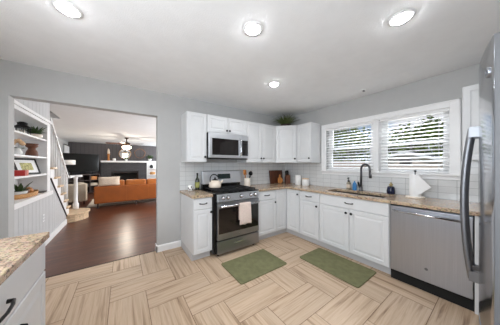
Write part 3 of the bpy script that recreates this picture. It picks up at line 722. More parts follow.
# towel over the oven handle
def towel():
    mb = MB(); nu, nv = 14, 30; w = .20
    prof = []
    for i in range(nv+1):
        f = i/nv
        if f < .44: prof.append((-.723-.004*math.sin(f*9), .43+(.735-.43)*f/.44))
        elif f < .56: a = PI*(f-.44)/.12; prof.append((-.705-.0185*math.cos(a), .735+.0185*math.sin(a)))
        else: prof.append((-.686, .735-(f-.56)/.44*.24))
    for i, (y, z) in enumerate(prof):
        for k in range(nu+1):
            x = .345+w*k/nu; rp = .006*math.sin(k/nu*PI*3.2+.6)*(1 if i < nv*.42 else .25)*min(1, abs(i-nv*.5)/nv*2.4)
            mb.v.append((SL+x+(.008*(1-i/nv*2) if i < nv/2 else 0)*(k/nu-.5)*2, y-abs(rp) if i < nv/2 else y, z+.005*math.sin(k*.8) if i < 2 else z))
    for i in range(nv):
        for k in range(nu): a = i*(nu+1)+k; mb.face([a, a+1, a+nu+2, a+nu+1], True)
    o = mb.obj('dish_towel', M['cloth']); s = o.modifiers.new('thick', 'SOLIDIFY'); s.thickness = .004; s.offset = 0
    o.location = (0, -.035, 0); tag(o, 'pale blush dish towel hanging over the oven door handle', 'towel')
towel()
# utensil crock
ck = thing('utensil_crock', 'ivory ceramic crock right of the stove holding utensils', 'crock', (-1.235, -.17, ZC))
MB().lathe([(.058, 0), (.062, .006), (.062, .155), (.060, .16), (.055, .158), (.054, .012), (.002, .01)], (0, 0, 0), 28).obj('pot', M['ceramic'], ck)
def utensil(name, lb, dx, dy, lean, h, kind, m):
    t = tag(MB().obj('tmp', m), 'x', 'utensil'); bpy.data.objects.remove(t)
    a = Vector((dx*.55, dy*.55, .02)); e = Vector((dx+lean[0], dy+lean[1], h)); mb = MB().tube([a, a.lerp(e, .5), e], .0055, 8); d = (e-a).normalized()
    if kind == 'spoon':
        side = d.cross(Vector((0, 1, 0))).normalized(); c = e+d*.03; pts = []
        b = len(mb.v)
        mb.lathe([(.003, -.034), (.022, -.03), (.030, 0), (.025, .03), (.003, .042)], tuple(c), 14, 'z', 1, .35)
    elif kind == 'turner': mb.obox(e+d*.035, (1, 0, 0), d.cross(Vector((1, 0, 0))), d, .034, .003, .05)
    else: mb.lathe([(.004, -.03), (.028, -.018), (.033, .01), (.024, .034), (.003, .042)], tuple(e+d*.03), 14, 'z', 1, .5)
    o = mb.obj(name, m); o.location = (-1.235, -.17, ZC+.01); tag(o, lb, 'utensil', 'cooking utensils in the crock')
utensil('wooden_spoon', 'light wooden spoon leaning left in the crock', -.03, .0, (-.035, -.01), .225, 'spoon', M['wood'])
utensil('wooden_spatula', 'wooden spatula at the back of the crock', -.012, .02, (-.015, .01), .225, 'turner', M['wood'])
utensil('cooking_ladle', 'black ladle leaning right in the crock', .03, .0, (.05, -.01), .20, 'ladle', M['black'])
utensil('cooking_spoon', 'black cooking spoon at the front of the crock', .012, -.02, (.02, -.02), .205, 'ladle', M['black'])
utensil('cooking_spatula', 'dark brown spatula at the far right of the crock', .03, .02, (.07, .01), .215, 'spoon', M['darkwood'])
# cutting boards and knife block
cb = MB().box(-.20, .20, -.011, .011, 0, .29); cb.v = [tuple(Matrix.Rotation(-.13, 4, 'X') @ Vector(p)) for p in cb.v]
o = cb.obj('cutting_board', M['walnut'], None, .006); o.location = (-.335, -.068, ZC+.002); tag(o, 'large dark walnut cutting board leaning on the tiles in the corner', 'cutting board')
o.rotation_euler = (0, 0, 0)
pb = MB(); prof = [(0, 0)]
P = []
for i in range(24): a = 2*PI*i/24; P.append((.062*math.cos(a)*(1+.12*math.cos(3*a)), .07+.07*math.sin(a)))
pb.extr(P, 'y', -.007, .007); pb.extr([(-.014, .13), (.014, .13), (.012, .19), (0, .2), (-.012, .19)], 'y', -.0069, .0069)
pb.v = [tuple(Matrix.Rotation(-.16, 4, 'X') @ Vector(p)) for p in pb.v]
o = pb.obj('cutting_board', M['wood']); o.location = (-.335, -.175, ZC+.003); o.rotation_euler = (0, 0, -.3); tag(o, 'small honey-coloured paddle board in front of the dark walnut board', 'cutting board')
kb = thing('knife_block', 'wooden knife block with black-handled knives in the counter corner', 'knife block', (-.17, -.23, ZC), -.6)
MB().extr([(-.07, 0), (.06, 0), (.06, .125), (-.02, .195), (-.07, .18)], 'x', -.05, .05).obj('block', M['brown'], kb, .004)
for ix_, iy in ((-.028, 0), (0, 0), (.028, 0), (-.014, -.03), (.016, -.03)):
    c0 = Vector((ix_, .01+iy, .155-iy*.4)); d = Vector((0, .35, .95)).normalized()
    MB().obox(c0+d*.065, (1, 0, 0), d.cross(Vector((1, 0, 0))), d, .010, .013, .066).obj('knife_handle', M['blackplastic'], kb, .003)
# canisters
def canister(x, y, r, h, lb, wood):
    t = thing('canister', lb, 'canister', (x, y, ZC), 0, 'white canisters by the corner')
    MB().lathe([(r-.002, 0), (r, .004), (r, h-.004), (r-.003, h), (.002, h)], (0, 0, 0), 28).obj('jar', M['whiteceramic'], t)
    MB().lathe([(r-.003, h+.0005), (r+.001, h+.003), (r+.001, h+.014), (r-.004, h+.018), (.002, h+.018)], (0, 0, 0), 28).obj('lid', M['oak'] if wood else M['whiteceramic'], t)
canister(-.17, -.53, .062, .185, 'taller white canister standing nearer the corner', False)
canister(-.17, -.715, .070, .125, 'shorter wide white canister with a wooden lid', True)
# sink accessories
sd = thing('soap_dispenser', 'smoky glass soap bottle with black pump behind the sink', 'soap dispenser', (-.075, -1.50, ZC))
MB().lathe([(.030, 0), (.033, .006), (.033, .105), (.022, .125), (.015, .13)], (0, 0, 0), 20).obj('bottle', M['amber'], sd)
MB().lathe([(.017, .13), (.017, .15), (.006, .153), (.006, .185), (.013, .188), (.013, .2), (.002, .201)], (0, 0, 0), 14).tube([(0, 0, .193), (-.045, 0, .19), (-.05, 0, .182)], .005, 8).obj('pump', M['blackplastic'], sd)
MB().lathe([(.0335, .03), (.0337, .032), (.0337, .085), (.0335, .087)], (0, 0, 0), 20).obj('label', M['linen'], sd)
bs = thing('dish_soap_bottle', 'small blue bottle between the soap pump and the faucet', 'bottle', (-.09, -1.60, ZC))
MB().lathe([(.026, 0), (.028, .005), (.029, .09), (.018, .125), (.010, .13)], (0, 0, 0), 18, 'z', .75, 1.15).obj('bottle', M['blue'], bs); MB().lathe([(.011, .13), (.010, .15), (.002, .152)], (0, 0, 0), 12).obj('cap', M['blue'], bs)
nv_ = thing('brush_holder', 'navy blue rounded pot holding a tan dish brush right of the sink', 'dish brush holder', (-.10, -2.08, ZC))
MB().lathe([(.036, 0), (.046, .012), (.049, .045), (.043, .085), (.036, .108), (.031, .11), (.030, .09), (.002, .085)], (0, 0, 0), 26).obj('pot', M['navy'], nv_)
MB().lathe([(.012, .085), (.016, .12), (.024, .128), (.024, .142), (.008, .15), (.010, .165), (.002, .168)], (0, 0, 0), 16).obj('brush', M['tan'], nv_)
# paper towel
pt = thing('paper_towel_holder', 'paper towel stand with round pale base on the worktop by the window', 'paper towel holder', (-.165, -2.345, ZC))
MB().lathe([(.088, 0), (.092, .004), (.092, .014), (.086, .018), (.002, .018)], (0, 0, 0), 32).obj('base', M['ceramic'], pt)
MB().lathe([(.006, .018), (.006, .325), (.013, .33), (.014, .343), (.003, .348)], (0, 0, 0), 14).obj('rod', M['black'], pt)
rl = thing('paper_towel_roll', 'white paper towel roll with a folded loose sheet pointing right', 'paper towel', (-.165, -2.345, ZC+.0185))
MB().lathe([(.02, .0), (.055, .0), (.056, .002), (.056, .272), (.055, .274), (.021, .274), (.0205, .20)], (0, 0, 0), 36).obj('roll', M['paper'], rl)
# loose sheet: tangent panel from the front of the roll, corner folded up to a point
sh = MB(); d = Vector((.30, -1, 0)).normalized(); nrm = Vector((-1, -.30, 0)).normalized()
o0 = nrm*.0585; A_ = [o0+Vector((0, 0, .272)), o0+Vector((0, 0, .004)), o0+d*.135+Vector((0, 0, .125)), o0+d*.02+Vector((0, 0, .272))]
n = len(sh.v); sh.v += [tuple(p) for p in A_]+[tuple(p+nrm*.003) for p in A_]
sh.face([0, 1, 2, 3]); sh.face([7, 6, 5, 4])
for i in range(4): j = (i+1) % 4; sh.face([i, 4+i, 4+j, j])
sh.obj('loose_sheet', M['paper'], rl)
# plant on corner cabinet
pp = thing('grassy_plant', 'spiky green grass-like plant on top of the corner upper cabinet', 'plant', (-.325, -.325, UZ1+.001))
MB().lathe([(.075, 0), (.10, .01), (.11, .06), (.105, .062), (.09, .05), (.002, .05)], (0, 0, 0), 24).obj('bowl', M['darkwood'], pp)
g = MB()
for i in range(420):
    a = random.random()*2*PI; r = random.random()**.6; ln = .13+.17*random.random()
    g.leaf((.07*r*math.cos(a), .07*r*math.sin(a), .05), (math.cos(a)*r*1.1, math.sin(a)*r*1.1, .85+.3*random.random()), min(.30, ln*(.8+.4*r)), .008, .7, 4)
g.obj('grass_blades', M['grass'], pp)

# floor mats
def mat_rug(x0, x1, y0, y1, lb, rz):
    mb = MB(); cx, cy = (x0+x1)/2, (y0+y1)/2; hx, hy = (x1-x0)/2, (y1-y0)/2; P = []
    for sx, sy, a0 in ((1, 1, 0), (-1, 1, 1), (-1, -1, 2), (1, -1, 3)):
        for i in range(5): a = (a0+i/4)*PI/2; P.append((sx*(hx-.03)+.03*math.cos(a), sy*(hy-.03)+.03*math.sin(a)))
    o = mb.prism(P, 0, .012).obj('kitchen_mat', M['matgreen'], None, .004); o.location = (cx, cy, .0005); o.rotation_euler = (0, 0, rz)
    tag(o, lb, 'mat', 'olive green kitchen mats')
mat_rug(-2.15, -1.405, -1.345, -.845, 'olive green rectangular mat in front of the stove', 0)
mat_rug(-1.145, -.64, -2.10, -1.32, 'olive green rectangular mat in front of the sink cabinet', 0)

# ================================================================ BOOKCASE ITEMS
BX = -4.43
la = thing('lantern', 'black metal candle lantern on the top shelf of the bookcase', 'lantern', (-4.40, .86, 1.751))
l = MB(); 
l.lathe([(.085, 0), (.085, .012), (.07, .014), (.002, .014)], (0, 0, 0), 8)
for k in range(8): a = PI/8+k*PI/4; l.tube([(.075*math.cos(a), .075*math.sin(a), .012), (.075*math.cos(a), .075*math.sin(a), .105)], .004, 5)
l.obj('cage', M['black'], la)
MB().lathe([(.095, .103), (.092, .112), (.06, .13), (.045, .15), (.05, .155), (.05, .17), (.03, .185), (.003, .19)], (0, 0, 0), 20).obj('lid', M['black'], la)
MB().lathe([(.025, .014), (.025, .07), (.002, .071)], (0, 0, 0), 14).obj('candle', M['ceramic'], la)
def plant(name, lb, loc, potprof, potm, leafm, n, ln, wd, spread, z0, droop=.6):
    t = thing(name, lb, 'plant', loc)
    MB().lathe(potprof, (0, 0, 0), 24).obj('pot', potm, t); g = MB()
    for i in range(n):
        a = 2*PI*i/n+random.random()*.5; r = .3+.7*random.random()
        g.leaf((.02*math.cos(a), .02*math.sin(a), z0), (math.cos(a)*r*spread, math.sin(a)*r*spread, .55+.4*(1-r)), ln*(.7+.5*random.random()), wd, droop, 4)
    g.obj('leaves', leafm, t); return t
plant('potted_plant', 'leafy green plant in a cream bowl on the top bookcase shelf', (-4.38, 1.20, 1.751), [(.05, 0), (.085, .02), (.09, .06), (.085, .062), (.07, .05), (.002, .05)], M['ceramic'], M['leaf'], 34, .17, .035, .75, .05, .7)
vs = thing('flower_vase', 'white vase with pale flowers and leaves on the second bookcase shelf', 'vase', (-4.40, .72, 1.461))
MB().lathe([(.03, 0), (.045, .02), (.045, .05), (.025, .085), (.028, .095), (.02, .09), (.002, .06)], (0, 0, 0), 20).obj('vase_body', M['whiteceramic'], vs)
g = MB()
for i in range(16): a = random.random()*6.28; g.leaf((0, 0, .08), (math.cos(a), math.sin(a), .9), .11, .025, .9, 3)
g.obj('leaves', M['leaf'], vs)
g = MB()
for i in range(6): a = i*1.05; g.lathe([(.004, -.02), (.026, -.01), (.03, .01), (.012, .026), (.002, .028)], (.045*math.cos(a), .045*math.sin(a), .15+.02*(i % 3)), 10)
g.obj('flowers', mat('peach_petal', (226, 190, 150), .8), vs)
ws = thing('wooden_pedestal', 'carved reddish-brown wooden pedestal on the second bookcase shelf', 'pedestal', (-4.39, 1.14, 1.461))
MB().lathe([(.066, 0), (.072, .02), (.062, .07), (.042, .11), (.042, .13), (.068, .15), (.072, .195), (.002, .197)], (0, 0, 0), 10).obj('turned_body', M['brown'], ws)
wc_ = bpy.data.objects['turned_body']
rb = thing('red_box', 'small red box in front of the picture frame on the third shelf', 'box', (-4.35, .66, 1.184), .1)
B(-.05, .05, -.085, .085, 0, .075).obj('box_body', M['red'], rb, .003); B(.0502, .0515, -.01, .075, .008, .068).obj('printed_panel', M['redlight'], rb)
pf = thing('picture_frame', 'black-framed picture leaning on the third bookcase shelf', 'picture frame', (-4.41, 1.13, 1.186), -.35)
Rt = Matrix.Rotation(-.32, 4, 'Y')
def pfm(mb): mb.v = [tuple(Rt @ Vector(p)) for p in mb.v]; return mb
f = MB(); f.box(-.008, .012, -.19, .19, 0, .022).box(-.008, .012, -.19, .19, .228, .25).box(-.008, .012, -.19, -.168, .022, .228).box(-.008, .012, .168, .19, .022, .228)
pfm(f).obj('frame', M['blackplastic'], pf); pfm(B(-.006, .004, -.168, .168, .022, .228)).obj('white_mount', M['paper'], pf)
pfm(B(.0042, .006, -.095, .095, .065, .18)).obj('print', M['dirt'], pf)
tr_ = thing('wicker_tray', 'oval woven wicker tray on the lower bookcase ledge', 'tray', (-4.41, .88, .8775), 0)
MB().lathe([(.95, .0), (1.0, .01), (1.06, .062), (1.03, .064), (.96, .02), (.02, .014)], (0, 0, 0), 36, 'z', .125, .33).obj('tray_body', M['wicker'], tr_)
plant('potted_plant', 'small leafy plant in a white bowl inside the wicker tray', (-4.41, .80, .893), [(.045, 0), (.07, .02), (.075, .07), (.07, .072), (.06, .06), (.002, .06)], M['whiteceramic'], M['leaf'], 14, .15, .045, .9, .06, .5)
o = MB().lathe([(.035, 0), (.04, .01), (.042, .07), (.03, .085), (.002, .087)], (0, 0, 0), 18).obj('wooden_jar', M['brown']); o.location = (-4.41, .98, .893); tag(o, 'small brown wooden jar beside the plant in the wicker tray', 'jar')
o = MB().lathe([(.03, 0), (.045, .02), (.05, .05), (.03, .085), (.008, .10), (.002, .102)], (0, 0, 0), 16).obj('wooden_pear', M['wood']); o.location = (-4.41, 1.10, .893); tag(o, 'honey-coloured wooden ornament at the right end of the tray', 'ornament')
o = B(-.06, .06, -.065, .065, 0, .02).obj('black_notebook', M['blackplastic'], None, .003); o.location = (-4.345, 1.31, .8775); tag(o, 'thin black book lying at the right end of the bookcase ledge', 'book')

# ================================================================ STAIRCASE
ss = thing('staircase', 'oak-treaded staircase with white risers rising behind the bookcase', 'staircase', (-4.29, 3.3, 0))
def sp(mb, name, m, bev=0, par=None): mb.v = [(x+4.29, y-3.3, z) for x, y, z in mb.v]; return mb.obj(name, m, par or ss, bev)
# bullnose first step
P = [(-5.39, 2.62), (-4.28, 2.62), (-4.12, 2.66), (-3.98, 2.78), (-3.92, 2.98), (-3.94, 3.18), (-4.05, 3.34), (-4.28, 3.42), (-5.39, 3.42)]
def shrink(P, d): return [(x-d if x > -4.3 else x, y+d if y < 2.9 else (y-d if y > 3.1 else y)) for x, y in P]
sp(MB().prism(shrink(P, .03), 0, .15), 'riser', M['oak'])
sp(MB().prism(P, .15, .185), 'tread', M['oak'], .008)
n = 6; run, rise = .215, .183
for i in range(n):
    y1 = 2.83-i*run; z = .185+rise*(i+1); y0 = max(y1-run-.03, 1.535)
    if y1 < 1.6: break
    sp(B(-5.39, -4.30, y1-.03, y1-.012, z-rise, z-.032), 'riser', M['white'])
    sp(B(-5.39, -4.245, y0, y1+.015, z-.032, z), 'tread', M['oak'], .006)
# white cut stringer
S_ = [(2.62, .12), (2.83, .187)]
for i in range(n):
    y1 = 2.83-.012-i*run; z = .185+rise*(i+1)-.033; S_ += [(y1, z)] if y1 > 1.54 else []
    if y1-run > 1.54: S_ += [(y1-run, z)]
    elif y1 > 1.54: S_ += [(1.54, z)]
S_ += [(1.54, 1.10)]
top = [p for p in S_]
sp(MB().extr([(2.62, .165)]+[(a, b) for a, b in S_[1:]], 'x', -4.305, -4.284), 'stringer', M['white'])
sp(MB().tube([(-4.28, 2.64, .155), (-4.28, 1.54, 1.09)], .012, 6), 'moulding', M['darkwood'])
# newel, handrail, balusters
ra = lambda y: 1.035+(2.80-y)*.90
sp(MB().lathe([(.06, .185), (.06, .32), (.042, .35), (.038, .95), (.046, .97), (.046, 1.02)], (-4.24, 3.30, 0), 16), 'newel_post', M['white'])
sp(MB().box(-4.325, -4.24, 2.78, 3.32, 1.015, 1.055).lathe([(.12, 1.01), (.13, 1.03), (.12, 1.06), (.002, 1.06)], (-4.24, 3.33, 0), 24), 'volute', M['white'], .005)
hr = MB(); hr.extr([(1.54, ra(1.54)-.028), (2.80, 1.012), (2.80, 1.068), (1.54, ra(1.54)+.028)], 'x', -4.32, -4.278); sp(hr, 'handrail', M['white'], .006)
for i in range(n):
    for q in (.05, .15):
        y = 2.83-i*run-q
        if y < 1.56: continue
        z = .185+rise*(i+1)
        sp(MB().tube([(-4.30, y, z), (-4.30, y, ra(y)-.01)], .0095, 8), 'baluster', M['white'])
for y in (): sp(MB().tube([(-4.24, y, .185), (-4.24, y, 1.02)], .0125, 8), 'baluster', M['white'])

# ================================================================ LIVING ROOM
rg = B(0, 2.9, 0, 2.6, 0, .012).obj('area_rug', M['rug'], None, .003); rg.location = (-4.17, 4.35, .0005); tag(rg, 'pale area rug on the hardwood in front of the tan sofa', 'rug')
so = thing('leather_sofa', 'caramel leather sofa seen from behind in the living room', 'sofa', (-3.0, 4.4, 0))
# footprint x -3.95..-1.75, y 3.95..4.85
B(-.95, 1.25, -.43, -.29, .14, .665).obj('backrest', M['leather'], so, .03, 3)
B(-.95, 1.25, -.29, .45, .14, .36).obj('seat_base', M['leather'], so, .02)
for x in (-.95, 1.09): B(x, x+.16, -.29, .45, .14, .62).obj('armrest', M['leather'], so, .03, 3)
for i in range(3):
    x = -.79+i*.628
    B(x, x+.62, -.12, .46, .36, .48).obj('seat_cushion', M['leatherdark'], so, .035, 3)
    c = B(x+.0, x+.615, -.285, -.12, .46, .83); c.obj('back_cushion', M['leatherdark'], so, .05, 3)
for x, y in ((-.86, -.38), (.15, -.38), (1.16, -.38), (-.86, .38), (1.16, .38)): B(x-.02, x+.02, y-.02, y+.02, .0 if y < 0 else .0126, .14).obj('leg', M['darkwood'], so)
for x in (-.13, .5): B(x-.004, x+.004, -.433, -.43, .15, .64).obj('seam', M['leatherdark'], so)
def cushion(x, y, z, rz, tilt, lb, m, sz=.24):
    mb = MB(); n = 10
    for i in range(n+1):
        for j in range(n+1):
            u, v = -1+2*i/n, -1+2*j/n; th = .065*((1-u**4)*(1-v**4))**.5; e = 1-.08*(1-abs(u))*(abs(v) > .9)
            for sgn in (-1, 1): mb.v.append((u*sz*(1-.06*(1-v*v)), sgn*th*.95, v*sz*.52*(1-.06*(1-u*u))))
    for i in range(n):
        for j in range(n):
            a = (i*(n+1)+j)*2; b = a+2; c = a+2*(n+1); d = c+2
            mb.face([a, c, d, b], True); mb.face([a+1, b+1, d+1, c+1], True)
    o = mb.obj('throw_pillow', m); o.location = (x, y, z); o.rotation_euler = (tilt, 0, rz); tag(o, lb, 'pillow')
cushion(-3.58, 4.041, .813, 0, 0, 'cream linen throw pillow at the left end of the sofa', M['linen'], .28)
# armchair
ac = thing('armchair', 'beige upholstered armchair between the stairs and the sofa', 'armchair', (-4.72, 5.2, 0), .3)
MB().prism([(-.36, -.42), (.36, -.42), (.42, -.3), (.42, .4), (.26, .4), (.26, -.22), (-.26, -.22), (-.26, .4), (-.42, .4), (-.42, -.3)], .12, .70).obj('shell', M['beige'], ac, .03, 3)
B(-.255, .255, -.215, .42, .12, .42).obj('seat', M['beige'], ac, .03, 3)
for x in (-.33, .33):
    for y in (-.34, .33): MB().lathe([(.02, 0), (.025, .12)], (x, y, 0), 10).obj('leg', M['darkwood'], ac)
# floor lamp
fm = thing('floor_lamp', 'floor lamp with a small white drum shade in front of the television', 'lamp', (-4.88, 6.05, 0))
MB().lathe([(.13, 0), (.13, .02), (.02, .03), (.011, .04), (.011, 1.34), (.002, 1.345)], (0, 0, 0), 18).obj('stand', M['black'], fm)
MB().lathe([(.19, 1.335), (.19, 1.505), (.187, 1.505), (.187, 1.335)], (0, 0, 0), 28).obj('lamp_shade', mat('white_lamp_shade', (238, 238, 236), .8), fm)
# television on console
ta = Vector((1.14, .9, 0)).normalized(); tn = Vector((ta.y, -ta.x, 0)); ang = math.atan2(ta.y, ta.x)
tvc = Vector((-4.76, 7.86, 0))
tv = thing('television', 'large flat black television angled in the far corner of the living room', 'television', (tvc.x, tvc.y, .905), ang)
B(-.69, .69, -.02, .025, .10, .93).obj('housing', M['blackplastic'], tv, .006); B(-.675, .675, -.0225, -.019, .115, .918).obj('screen', M['tvscreen'], tv)
MB().box(-.5, -.3, -.12, .12, 0, .012).box(.3, .5, -.12, .12, 0, .012).box(-.41, -.39, -.02, .02, .012, .12).box(.39, .41, -.02, .02, .012, .12).obj('stand', M['blackplastic'], tv)
mc = thing('media_console', 'dark brown open-shelved media console under the television', 'console', (tvc.x, tvc.y, 0), ang)
m_ = MB(); m_.box(-.62, .62, -.2, .2, .86, .90).box(-.62, .62, -.2, .2, .03, .07).box(-.60, .60, .18, .2, .07, .86)
for x in (-.62, -.22, .18, .58): m_.box(x, x+.04, -.2, .18, .07, .86)
m_.obj('frame', M['darkwood'], mc, .004)
for z in (.33, .6): B(-.58, .58, -.19, .18, z, z+.025).obj('shelf', M['darkwood'], mc)
MB().box(-.6, -.56, -.17, -.13, 0, .03).box(.56, .6, -.17, -.13, 0, .03).box(-.6, -.56, .13, .17, 0, .03).box(.56, .6, .13, .17, 0, .03).obj('foot', M['darkwood'], mc)
for x, z, w_, h_, mm in ((0, .355, .3, .09, 'steelside'), (.4, .355, .3, .12, 'beige'), (.4, .625, .25, .16, 'wood')):
    o = B(-w_/2, w_/2, -.1, .1, 0, h_).obj('media_box' if mm == 'steelside' else 'storage_basket', M[mm], None, .004)
    p = tvc+ta*x+tn*.05; o.location = (p.x, p.y, z+.0005); o.rotation_euler = (0, 0, ang)
    tag(o, {'steelside': 'grey media player box on the console shelf', 'beige': 'beige storage box on the lower shelf of the media console', 'wood': 'tan storage box on the upper shelf of the media console'}[mm], 'box')
# fireplace
fp = thing('fireplace', 'dark painted brick fireplace with a white mantel on the far wall', 'fireplace', (-3.12, 8.4, 0))
f_ = MB(); uvs = ((-1.02, -.56, 0, 1.45), (.56, 1.0, 0, 1.45), (-.56, .56, .96, 1.45))
for a, b, z0, z1 in uvs: uvbox(f_, a, b, 0, .4, z0, z1, 'x')
f_.obj('brick_surround', M['darkbrick'], fp)
MB().box(-.60, .60, -.03, -.002, .90, 1.0).box(-.60, -.52, -.03, -.002, .1, .90).box(.52, .60, -.03, -.002, .1, .90).obj('insert_frame', M['blackplastic'], fp)
B(-.56, .56, .3, .38, 0, .96).obj('firebox', M['darkgap'], fp)
B(-1.02, 2.6, -.10, .4, 1.455, 1.545).obj('mantel', M['white'], fp, .006)
B(-.75, .75, -.45, -.03, 0, .06).obj('hearth', M['darkbrick'], fp)
bc = thing('built_in_shelves', 'white built-in shelves right of the fireplace under the mantel', 'shelves', (-2.11, 8.4, 0))
q = MB(); q.box(0, .05, .0, .38, 0, 1.45).box(1.5, 1.55, 0, .38, 0, 1.45).box(.05, 1.5, .34, .38, 0, 1.45); q.obj('frame', M['white'], bc)
for z in (.35, .74, 1.1): B(.05, 1.5, .02, .34, z, z+.03).obj('shelf', M['white'], bc)
o = MB().lathe([(.06, 0), (.09, .03), (.09, .13), (.05, .19), (.03, .2), (.002, .2)], (0, 0, 0), 18).obj('dark_vase', M['blackplastic']); o.location = (-1.86, 8.56, 1.131); tag(o, 'round dark vase on the white shelf right of the fireplace', 'vase')
o = MB().lathe([(.12, 0), (.14, .03), (.14, .13), (.1, .15), (.002, .15)], (0, 0, 0), 18).obj('shelf_basket', M['wicker']); o.location = (-1.8, 8.56, .771); tag(o, 'round woven basket on the shelf right of the fireplace', 'basket')
# things on the mantel
MZ = 1.546
mr = thing('round_mirror', 'round mirror on the dark wall above the mantel behind the fan', 'mirror', (-3.13, 8.62, 1.93))
MB().tube([(.27*math.cos(a), 0, .27*math.sin(a)) for a in [2*PI*i/40 for i in range(41)]], .014, 6).obj('rim', M['wicker'], mr); MB().lathe([(.268, -.004), (.268, .008)], (0, 0, 0), 40, 'y').obj('mirror_glass', M['mirror'], mr)
MB().tube([(0, .015, -.28), (0, .05, -.383)], .01, 6).obj('foot', M['wicker'], mr)
cs = thing('candle_holder', 'tall wooden candle holder with a white top on the mantel, left', 'candle holder', (-3.84, 8.5, MZ))
MB().lathe([(.07, 0), (.07, .03), (.045, .05), (.045, .30), (.07, .33), (.07, .35)], (0, 0, 0), 16).obj('holder', M['wood'], cs); MB().lathe([(.045, .35), (.06, .42), (.045, .56), (.01, .62)], (0, 0, 0), 14).obj('candle', M['linen'], cs)
o = MB().lathe([(.06, 0), (.07, .02), (.07, .11), (.06, .12), (.002, .12)], (0, 0, 0), 16).obj('mantel_candle', M['whiteceramic']); o.location = (-3.6, 8.5, MZ); tag(o, 'short white candle beside the tall candle holder on the mantel', 'candle')
plant('potted_plant', 'small green plant in a white pot in the middle of the mantel', (-3.08, 8.45, MZ), [(.05, 0), (.06, .02), (.065, .09), (.06, .09), (.002, .08)], M['whiteceramic'], M['leaflight'], 24, .16, .03, 1.1, .08)
plant('potted_plant', 'bushy green plant in a white pot at the right end of the mantel', (-1.95, 8.5, MZ), [(.06, 0), (.08, .02), (.085, .13), (.08, .13), (.002, .12)], M['whiteceramic'], M['leaf'], 60, .32, .04, 1.0, .12)
tb = thing('twig_wreath', 'thin twig wreath on the dark wall near the right end of the mantel', 'wreath', (-2.42, 8.775, 1.98))
MB().tube([(.26*math.cos(a)*(1+.04*math.sin(5*a)), -.0, .26*math.sin(a)) for a in [2*PI*i/40 for i in range(41)]], .008, 6).obj('hoop', M['wood'], tb)
# ceiling fan
fn = thing('ceiling_fan', 'ceiling fan with dark wooden blades and a glowing glass lamp', 'ceiling fan', (-3.1, 5.75, 2.32))
MB().lathe([(.07, .12), (.07, .09), (.02, .07), (.02, -.07), (.10, -.08), (.13, -.11), (.13, -.17), (.09, -.20), (.04, -.205)], (0, 0, 0), 28).obj('motor_housing', M['bronze'], fn)
MB().lathe([(.10, -.205), (.16, -.24), (.16, -.30), (.10, -.345), (.01, -.36)], (0, 0, 0), 24).obj('lamp_glass', M['warmlens'], fn)
for k in range(5):
    a = -.62+k*2*PI/5; R_ = Matrix.Rotation(a, 4, 'Z') @ Matrix.Rotation(.16, 4, 'X')
    b = MB(); n0 = 0; P = [(.16, -.03), (.30, -.065), (.62, -.08), (.68, -.05), (.68, .05), (.62, .08), (.30, .065), (.16, .03)]
    b.prism(P, -.006, .006); b.v = [tuple(R_ @ Vector(p)+Vector((0, 0, -.135))) for p in b.v]; b.obj('blade', M['fanwood'], fn)
fb = light('fan_bulb', 'POINT', (-3.1, 5.75, 1.90), (0, 0, 0), 60, color=(1, .92, .80)); fb.data.shadow_soft_size = .09
# curtain at the far left
cu = MB(); N = 40
for i in range(N+1):
    y = 7.95+.75*i/N; x = -5.36+.025*math.sin(i*1.3)
    cu.v += [(x, y, .3), (x, y, 2.2)]
for i in range(N): cu.face([2*i, 2*i+2, 2*i+3, 2*i+1], True)
o = cu.obj('curtain', M['paper']); s = o.modifiers.new('thick', 'SOLIDIFY'); s.thickness = .004; tag(o, 'white curtain on the left wall of the living room near the television', 'curtain')
tag(MB().tube([(-5.34, 7.88, 2.24), (-5.34, 8.77, 2.24)], .015, 8).box(-5.4, -5.34, 7.93, 7.95, 2.23, 2.25).box(-5.4, -5.34, 8.72, 8.74, 2.23, 2.25).obj('curtain_rod', M['bronze']), 'dark curtain rod above the white living room curtain', 'curtain rod')

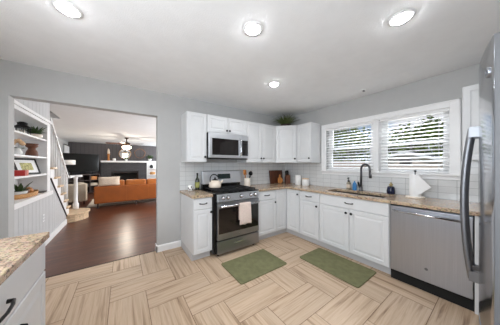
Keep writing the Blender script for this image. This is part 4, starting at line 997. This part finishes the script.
# ================================================================ OUTSIDE THE WINDOW
struct(B(.3, 40, -30, 34, -1.1, -1.0).obj('ground', M['lawn']))
gh = thing('neighbour_garage', 'pale garage with a low white-trimmed gable outside the window', 'building', (9, -.1, -1.0))
wl = MB(); HW = 3.6; pk = 2.98; sl = .33; ev = pk-sl*HW
n = len(wl.f); wl.extr([(-HW, 0), (HW, 0), (HW, ev), (0, pk), (-HW, ev)], 'x', 0, 6)
for k in range(n, len(wl.f)): wl.uv[k] = [(wl.v[i][1]+20, wl.v[i][2]+20) for i in wl.f[k]]
wl.obj('walls', M['siding2'], gh)
MB().extr([(-HW-.3, ev-.1), (0, pk+.0), (HW+.3, ev-.1), (HW+.3, ev-.02), (0, pk+.09), (-HW-.3, ev-.02)], 'x', -.3, 6.3).obj('roof', M['roof'], gh)
MB().extr([(-HW-.3, ev-.17), (0, pk-.06), (HW+.3, ev-.17), (HW+.3, ev-.03), (0, pk+.08), (-HW-.3, ev-.03)], 'x', -.34, -.3).obj('bargeboard', M['trimwhite'], gh)
MB().box(-.02, 0, -.25, .25, 2.35, 2.6).obj('gable_vent', M['darkwood'], gh)
fe = thing('garden_fence', 'weathered board fence beyond the garage seen through the blinds', 'fence', (8.2, 1.7, -1.0))
q = MB()
for i in range(44): q.box(0, .02, -.2+i*.2+.005, i*.2-.005, 0, 2.55+.02*(i % 3))
q.obj('boards', M['fence'], fe); MB().box(.02, .06, -.2, 8.6, .4, .5).box(.02, .06, -.2, 8.6, 1.6, 1.7).obj('rail', M['fence'], fe)
def tree(x, y, h, r, lb, seed):
    random.seed(seed); t = thing('leafy_tree', lb, 'tree', (x, y, -1.0), 0, 'trees outside the window')
    MB().tube([(0, 0, 0), (.1, .05, h*.35), (0, 0, h*.7)], [.2, .15, .07], 8).obj('trunk', M['bark'], t); g = MB()
    for i in range(2600):
        a = random.random()*2*PI; u = random.uniform(-1, 1); rr = r*(.55+.5*random.random())*(1+.18*math.sin(3*a+seed)); c = math.sqrt(1-u*u)
        p = (rr*c*math.cos(a), rr*c*math.sin(a), h*.62+rr*u*.85)
        d = Vector((random.uniform(-1, 1), random.uniform(-1, 1), random.uniform(-1, .6)))
        g.leaf(p, d, .42, .26, .3, 2)
    g.obj('foliage', M['treeleaf'], t)
tree(19, 1.0, 6.6, 2.5, 'leafy green tree behind the garage roof', 3)
tree(18.6, 7.7, 7.5, 2.7, 'large leafy tree seen through the left half of the window', 5)
tree(21.5, -4.6, 6.2, 2.0, 'leafy tree seen at the right side of the window', 8)
